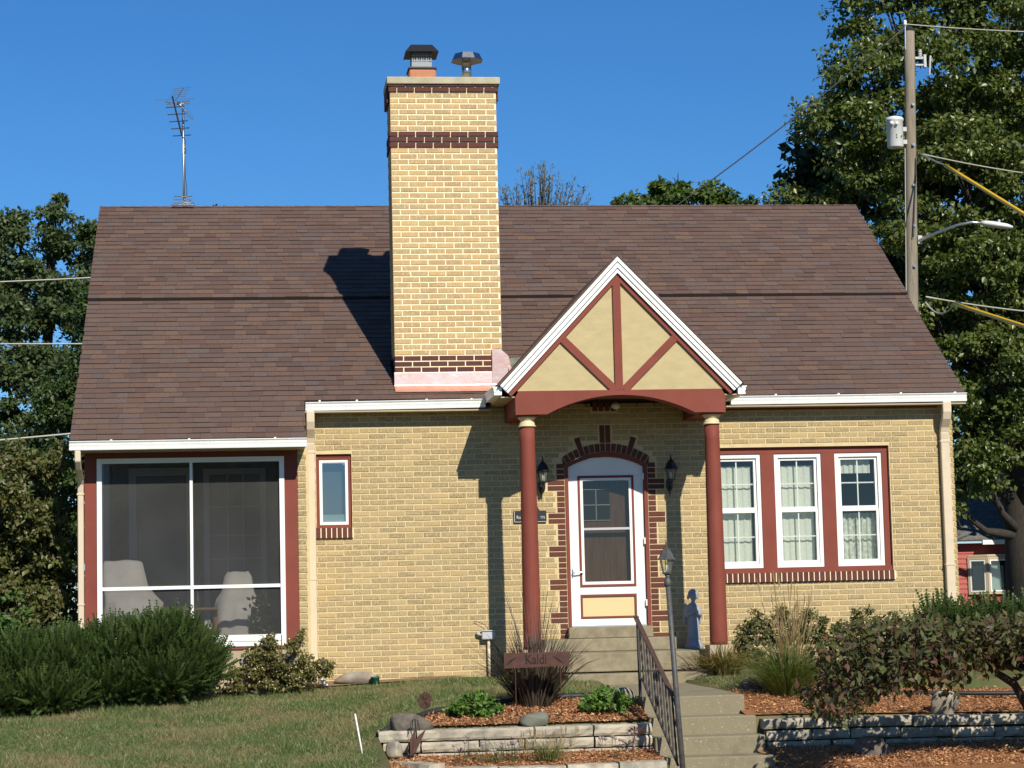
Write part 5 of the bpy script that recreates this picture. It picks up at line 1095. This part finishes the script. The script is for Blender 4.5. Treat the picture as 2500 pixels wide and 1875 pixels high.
# ------------------------------------------------------------------ clipped yew bushes: arching shoots with short needles
def yew(name, label, lobes, seed, nsh=1600, L=.16, m='leaf_yew', up=.55, group=None):
    R = RS(seed); c0 = np.array([[l[0], l[1], l[2]] for l in lobes]); rr = np.array([[l[3], l[4], l[5]] for l in lobes]); w = rr[:, 0]*rr[:, 2]; w = w/w.sum()
    k = R.choice(len(lobes), nsh, p=w); u = unit(R.normal(size=(nsh, 3))); u[:, 1] -= .25; u = unit(u)
    B = c0[k]+u*rr[k]*R.uniform(.62, .95, (nsh, 1)); keep = np.ones(nsh, bool)
    for i_ in range(len(lobes)): keep &= (((B-c0[i_])/rr[i_])**2).sum(1) > .38
    B = B[keep]; u = u[keep]; n = len(B)
    D = unit(u*.75+np.array([0, -.1, up])+R.normal(size=(n, 3))*.28); Ls = L*R.uniform(.6, 1.5, n)
    J = 9; side = unit(np.cross(D, u+R.normal(size=(n, 3))*.5)); ax = []; tl = []; tr = []
    for j in range(J+1):
        t = j/J; c = B+D*(Ls*t)[:, None]+np.array([0, 0, 1])*(.14*Ls*t*t)[:, None]; ax.append(c)
        w = (.034*(1-.55*t)*R.uniform(.75, 1.2, n))[:, None]; nz = np.cross(side, D)*(R.normal(size=(n, 1))*.008+.006)
        tl.append(c+side*w+D*w*.75+nz); tr.append(c-side*w+D*w*.75+nz)
    VV = np.stack(ax+tl+tr, 1).reshape(-1, 3); K = 3*(J+1); i0 = np.arange(n)[:, None]*K
    TT = np.concatenate([np.concatenate([i0+np.array([[j, j+1, J+1+j]]), i0+np.array([[j+1, j, 2*(J+1)+j]])], 0) for j in range(J)], 0)
    o = empty(name, (float(c0[:, 0].mean()), float(c0[:, 1].mean()), -.7), label, 'bush', group)
    npmesh('foliage', VV, TT, m, o)
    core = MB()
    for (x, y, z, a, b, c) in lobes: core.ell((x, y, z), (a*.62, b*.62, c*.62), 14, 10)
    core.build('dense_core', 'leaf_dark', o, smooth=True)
    st_ = MB()
    for l in lobes: st_.tube([(l[0], l[1], -1.0), (l[0]+.05, l[1], l[2])], .02, 5)
    st_.build('stems', 'bark', o)
    return o
yw = [(-4.62, -1.15, -.30, .44, .42, .36), (-5.0, -1.15, -.16, .48, .45, .37), (-5.45, -1.2, -.22, .45, .45, .37), (-4.95, -1.35, -.42, .6, .42, .24), (-5.5, -1.4, -.46, .5, .4, .24), (-4.78, -1.1, .02, .25, .28, .2)]
yew('yew_bush', 'dense dark green yew bush in front of the porch screen', yw, 301, 5600)
yw = [(-6.0, -1.35, -.30, .48, .46, .38), (-6.45, -1.4, -.32, .46, .46, .36), (-6.95, -1.45, -.38, .5, .46, .36), (-6.2, -1.6, -.56, .6, .4, .22), (-6.8, -1.65, -.60, .5, .4, .22), (-7.45, -1.5, -.45, .45, .45, .34)]
yew('yew_bush', 'dense dark green yew bush at the left edge of the lawn', yw, 305, 6200)
yew('yew_bush', 'spiky yew bush at the right house corner behind the dark tree', [(4.15, -1.5, -.16, .30, .3, .28), (4.45, -1.6, -.2, .35, .3, .25), (4.9, -1.7, -.16, .4, .3, .26), (4.7, -1.6, -.45, .6, .4, .3), (5.4, -1.8, -.15, .4, .35, .3)], 309, 2400, L=.2, up=.9)
# flowering bush in front of the porch corner
def bush(name, label, lobes, seed, size, m, sub, per, subr, extra=None, base=None, **kw):
    o = tree(name, label, base or (float(np.mean([l[0] for l in lobes])), float(np.mean([l[1] for l in lobes])), -.72), .018, (float(np.mean([l[0] for l in lobes])), float(np.mean([l[1] for l in lobes])), max(l[2] for l in lobes)), lobes, seed, size, m, sub=sub, per=per, subr=subr, cat='bush', bark='twig', **kw)
    if extra:
        mm, nn, sz = extra; R = RS(seed+9); P, O = crownpts(lobes, seed, sub, per, subr); i_ = R.choice(len(P), nn, replace=False)
        leafcloud('pale_tips', P[i_]+O[i_]*.02, O[i_], sz, mm, o, seed+3, droop=.0, aspect=.9)
    return o
rb_ = [(-3.75, -.72, -.32, .26, .24, .24), (-3.45, -.75, -.34, .26, .24, .22), (-3.2, -.75, -.42, .24, .22, .18), (-3.95, -.72, -.48, .24, .22, .18), (-3.6, -.8, -.55, .45, .25, .14), (-3.72, -.68, -.10, .13, .14, .14), (-3.4, -.7, -.14, .12, .12, .10), (-3.06, -.72, -.36, .12, .12, .12), (-3.3, -.55, .0, .05, .05, .12), (-4.1, -.8, -.6, .2, .2, .1)]
bush('flowering_bush', 'olive green bush with pale yellow tips at the porch corner', rb_, 321, .045, 'leaf_rose', 620, 34, .075, extra=('petal_pale', 1100, .022))
# green leafy plants in the left bed
for (cx_, lab, s_) in ((-1.69, 'bright green leafy plant in the left bed, left of the dark grass', 341), (-.335, 'bright green leafy plant in the left bed, right beside the railing', 351)):
    zz = float(groundz(cx_, -4.62)); L_ = [(cx_, -4.62, zz+.14, .24, .2, .12), (cx_-.13, -4.6, zz+.11, .15, .15, .10), (cx_+.13, -4.62, zz+.11, .15, .15, .10), (cx_, -4.6, zz+.22, .16, .14, .07)]
    bush('leafy_plant', lab, L_, s_, .052, 'leaf_mint', 900, 26, .05, base=(cx_, -4.62, zz), group='green plants in the left bed')
# grasses
def clump(name, label, c, n, h, spread, m, seed, w=.008, droop=.35, seg=4, heads=None, jit=.06, dy=1.0, pw=1.5):
    R = RS(seed); a = R.uniform(0, 6.28, n); ln = h*R.uniform(.55, 1.1, n); out = spread*R.uniform(.05, 1, n)**.7
    d = np.stack([np.cos(a), np.sin(a)*dy, np.zeros(n)], 1); b0 = np.array(c)+d*(jit*R.uniform(0, 1, (n, 1)))
    wv = np.cross(d, [0, 0, 1.])*w/2*R.uniform(.7, 1.3, (n, 1)); wv = wv+R.normal(size=(n, 3))*w*.12
    rowsV = []; bend = R.normal(size=(n, 3))*np.array([1, .6, .35])
    for s_ in range(seg+1):
        t = s_/seg; p = b0+d*(out*t**pw)[:, None]+bend*(t*t*.10)+np.array([0, 0, 1.])*(ln*(t-droop*(out/max(spread, .01))*t**2.6))[:, None]; ww = wv*(1-t**1.6*.92)
        rowsV += [p-ww, p+ww]
    V = np.stack(rowsV, 1).reshape(-1, 3); i_ = np.arange(n)[:, None]*(2*(seg+1)); Q = np.concatenate([i_+np.array([[2*s_, 2*s_+1, 2*s_+3, 2*s_+2]]) for s_ in range(seg)], 0)
    o = empty(name, tuple(c), label, 'grass plant'); npmesh('blades', V, Q, m, o)
    return o, b0, d, out, ln
gz = float(groundz(-1.02, -4.28))
o, *_ = clump('fountain_grass', 'tall dark purple fountain grass clump behind the rusty sign', (-1.02, -4.2, gz), 560, .95, .55, 'grass_purple', 401, w=.019, droop=.30, jit=.19, dy=.6, pw=1.0)
low_, *_ = clump('x', 'x', (-1.02, -4.2, gz), 420, .55, .44, 'grass_purple', 403, w=.018, droop=.8, jit=.22, dy=.6, pw=.8)
for c_ in list(low_.children): c_.parent = o; c_.location = (0, 0, 0); c_.name = 'outer_blades'
bpy.data.objects.remove(low_)
R = RS(402)
mb = MB()
for k in range(26):
    a = R.uniform(0, 6.28); r_ = R.uniform(.1, .38); h_ = R.uniform(.9, 1.4); p = Vector((-1.02, -4.28, gz)); t_ = p+Vector((math.cos(a)*r_, math.sin(a)*r_, h_))
    mb.tube([p, p.lerp(t_, .6)+Vector((0, 0, .08)), t_], [.003, .0025, .0015], 4)
mb.build('stalks', 'twig', o)
kz = float(groundz(1.78, -3.6))
o, *_ = clump('reed_grass', 'green feather reed grass clump with straw plumes right of the path', (1.80, -3.6, kz), 1200, .74, .66, 'grass_karl', 411, w=.009, droop=.62, jit=.18, pw=1.15)
mb = MB(); pl2 = MB(); R = RS(412)
for k in range(70):
    a = R.uniform(0, 6.28); r_ = R.uniform(.02, .30); h_ = R.uniform(.8, 1.35) if k % 2 else R.uniform(.6, .95); p = Vector((1.80+R.uniform(-.1, .1), -3.6+R.uniform(-.1, .1), kz)); t_ = p+Vector((math.cos(a)*r_, math.sin(a)*r_*.6, h_))
    mb.tube([p, p.lerp(t_, .7)+Vector((0, 0, .02)), t_], [.0025, .002, .0012], 4)
    d_ = (t_-p).normalized(); pl2.tube([t_-d_*.20, t_-d_*.1+Vector((.003, 0, 0)), t_+Vector((R.uniform(-.02, .02), 0, -.005))], [.0018, .006, .0015], 5)
mb.build('stems', 'straw', o); pl2.build('plumes', 'straw', o)
clump('day_lily', 'yellowing daylily clump at the foot of the right column', (1.52, -1.62, -.60), 460, .50, .50, 'leaf_lily', 421, w=.014, droop=.72, jit=.18)
clump('day_lily', 'small lily clump left of the porch steps behind the dark grass', (-.62, -1.75, -.64), 130, .36, .28, 'leaf_lily', 423, w=.013, droop=.65, jit=.08)
# olive perennials along the right wall
for (lab, L_, s_) in (('olive leafed perennial clump below the triple window', [(2.1, -.75, -.16, .27, .22, .24), (2.4, -.75, -.06, .25, .2, .24), (2.75, -.78, -.12, .28, .22, .24), (2.45, -.72, .12, .09, .09, .09), (2.15, -.72, .05, .12, .1, .1), (2.8, -.72, .05, .14, .1, .08), (1.85, -.8, -.35, .16, .16, .13), (2.3, -.9, -.42, .45, .2, .14), (2.95, -.8, -.3, .15, .15, .18)], 431),
                      ('olive leafed perennial clump between reed grass and dark tree', [(3.15, -.8, -.16, .2, .2, .2), (3.45, -.85, -.04, .24, .2, .2), (3.8, -.9, -.10, .24, .2, .2), (3.45, -.9, -.42, .45, .25, .2)], 441)):
    bush('perennial', lab, L_, s_, .048, 'leaf_sedum', 520, 34, .085)
# flowering chives and small grass at the bottom edge
o, *_ = clump('chives', 'pale headed chive plants along the strip below the left wall', (-1.55, -5.6, -1.2), 130, .20, .42, 'chive', 451, w=.005, droop=.1, jit=.35)
R = RS(452); n = 42; cx_ = np.concatenate([R.uniform(-2.0, -1.35, 26), R.uniform(-.60, -.05, 16)]); mb = MB(); hm = MB()
for x_ in cx_:
    y_ = R.uniform(-5.75, -5.5); h_ = R.uniform(.10, .24); t_ = (x_+R.uniform(-.03, .03), y_, -1.2+h_); mb.tube([(x_, y_, -1.22), t_], .002, 4); hm.ell(t_, (.02, .02, .016), 7, 5)
mb.build('stems', 'chive', o); hm.build('flower_heads', 'chive_head', o)['kind'] = 'stuff'
o, *_ = clump('dry_seed_grass', 'small grass tuft with brown seed spikes below the left wall', (-1.08, -5.62, -1.2), 240, .19, .22, 'grass_karl', 455, w=.006, droop=.2, jit=.12)
mb = MB(); R = RS(456)
for k in range(46):
    p = Vector((-1.08+R.uniform(-.18, .18), -5.62+R.uniform(-.1, .1), -1.2)); t_ = p+Vector(((p.x+1.08)*.6, 0, R.uniform(.16, .32))); mb.tube([p, t_-Vector((0, 0, .06)), t_-Vector((0, 0, .03)), t_], [.0015, .002, .006, .003], 5)
mb.build('seed_spikes', 'straw', o)
# ------------------------------------------------------------------ weeping dark leaved tree at lower right
ct = empty('weeping_crabapple', (3.4, -6.4, -1.25), 'low weeping tree with dark bronze leaves at the lower right', 'tree')
MB().tube([(3.5, -6.4, -1.4), (3.45, -6.4, -.85), (3.3, -6.42, -.58), (3.0, -6.45, -.39), (2.6, -6.5, -.33)], [.05, .045, .04, .03, .018], 8).build('trunk', 'bark', ct, smooth=True)
R = RS(501); br = MB(); Ps = []; Os = []
def crabtop(x): return .04-.42*max(0, 2.02-x)**1.25-.05*math.sin(x*5)**2
def crablow(x): return -.38-.50*max(0, 2.06-x)**.8 if x < 2.06 else -.38+.09*math.sin(x*4.4)
for k in range(170):
    fx = R.uniform(0, 1); s0 = Vector((3.45-.86*fx, -6.42+R.uniform(-.1, .1), -.46+.14*fx)); xx = R.uniform(1.42, 5.2) if k % 3 else R.uniform(1.42, 2.15); tp = crabtop(xx)-R.uniform(0, .22); lw_ = crablow(xx)-R.uniform(-.12, .14)
    yy = -6.5+R.uniform(-.75, .65); mid_ = Vector(((s0.x+xx)/2, (s0.y+yy)/2, tp+.08)); end = Vector((xx-(.1 if xx < 2.3 else 0), yy, lw_))
    pts = [s0*(1-t)**2+mid_*2*t*(1-t)+end*t*t for t in np.linspace(0, 1, 10)]
    br.tube(pts, list(np.linspace(.011, .002, 10)), 5)
    for j in range(3, 10):
        for q in range(8):
            p = pts[j]+Vector((R.normal()*.055, R.normal()*.055, R.normal()*.045)); Ps.append(p); Os.append((R.normal()*.6, R.normal()*.6-.2, R.normal()*.4))
for k in range(4300):
    xx = R.uniform(1.45, 5.2); tp = crabtop(xx); lw_ = crablow(xx); t_ = R.uniform(0, 1)**1.5
    Ps.append((xx+R.normal()*.03, -6.5+R.normal()*.38, tp+(lw_+.12-tp)*t_*.8+R.normal()*.035)); Os.append((R.normal()*.6, -.3+R.normal()*.5, .3+R.normal()*.4))
br.build('branches', 'bark', ct, smooth=True)
leafcloud('foliage', np.array(Ps), np.array(Os), .090, 'leaf_crab', ct, 503, droop=.5, aspect=.5, rand=1.1)
# ------------------------------------------------------------------ neighbouring red house
nh = empty('red_house', (18, 36, -.6), 'red clapboard neighbour house with bow window seen far right', 'house')
bx('wall', 'red_siding', nh, 14.5, 24, 36.03, 42, -.8, 1.75)
for k in range(17): 
    z_ = -.75+k*.147
    MB().add([(14.5, 35.985, z_), (24, 35.985, z_), (24, 36.02, z_), (14.5, 36.02, z_), (14.5, 36.012, z_+.152), (24, 36.012, z_+.152)], [(0, 1, 5, 4), (3, 2, 1, 0)]).build('clapboard', 'red_siding', nh)
MB().extr([(14.2, 35.6, 1.80), (24.3, 35.6, 1.80), (24.3, 39, 4.2), (14.2, 39, 4.2)], (0, -.03, .05)).build('roof', 'grey_roof', nh); bx('gutter', 'gutter_white', nh, 17.35, 24.3, 35.5, 35.6, 1.70, 1.83)
for k in range(12):
    y_ = 35.62+k*.28; z_ = 1.86+(y_-35.6)*.706; MB().extr([(14.2, y_, z_), (24.3, y_, z_), (24.3, y_+.28, z_+.18), (14.2, y_+.28, z_+.18)], (0, -.01, .014)).build('shingle_course', 'grey_roof', nh)
# bow window in three facets
FP = [(17.02, 35.97), (17.50, 35.62), (18.16, 35.62), (18.62, 35.97)]
for (p, q) in zip(FP[:-1], FP[1:]):
    d_ = Vector((q[0]-p[0], q[1]-p[1], 0)); L_ = d_.length; rz_ = math.atan2(d_.y, d_.x); wn = empty('window', (0, 0, 0), parent=nh); wn.location = (p[0]-18, p[1]-36, .6); wn.rotation_euler = (0, 0, rz_)
    for (nm, mm_, a) in (('frame', 'tan_trim', (0, L_, -.03, .03, .25, .31)), ('frame', 'tan_trim', (0, L_, -.03, .03, 1.27, 1.34)), ('frame', 'tan_trim', (0, .05, -.03, .03, .31, 1.27)), ('frame', 'tan_trim', (L_-.05, L_, -.03, .03, .31, 1.27)), ('sash', 'white', (.06, L_-.06, -.02, .01, .32, .36)), ('sash', 'white', (.06, L_-.06, -.02, .01, 1.22, 1.26)), ('sash', 'white', (.06, .10, -.02, .01, .36, 1.22)), ('sash', 'white', (L_-.10, L_-.06, -.02, .01, .36, 1.22)), ('pane', 'glass', (.1, L_-.1, .0, .004, .36, 1.22)), ('curtain', 'blue_curtain', (.12, L_-.16, .06, .07, .34, 1.08)), ('dark_interior', 'dark_room', (.05, L_-.05, .10, .12, .3, 1.28))):
        m_ = MB().box(*a); me = bpy.data.meshes.new(nm); me.from_pydata(m_.v, [], m_.f); me.materials.append(MATS[mm_]); o = bpy.data.objects.new(nm, me); COL.objects.link(o); o.parent = wn
MB().extr([(*FP[0], 1.35), (*FP[1], 1.35), (*FP[2], 1.35), (*FP[3], 1.35)], (0, 0, .06)).build('bow_roof', 'tan_trim', nh)
bx('sill_apron', 'red_siding', nh, 17.4, 18.3, 35.7, 35.98, .02, .24)
for x_ in (17.35, 18.35): MB().extr([(x_, 35.98, -.1), (x_, 35.75, .22), (x_, 35.98, .22)], (.05, 0, 0)).build('bracket', 'red_siding', nh)
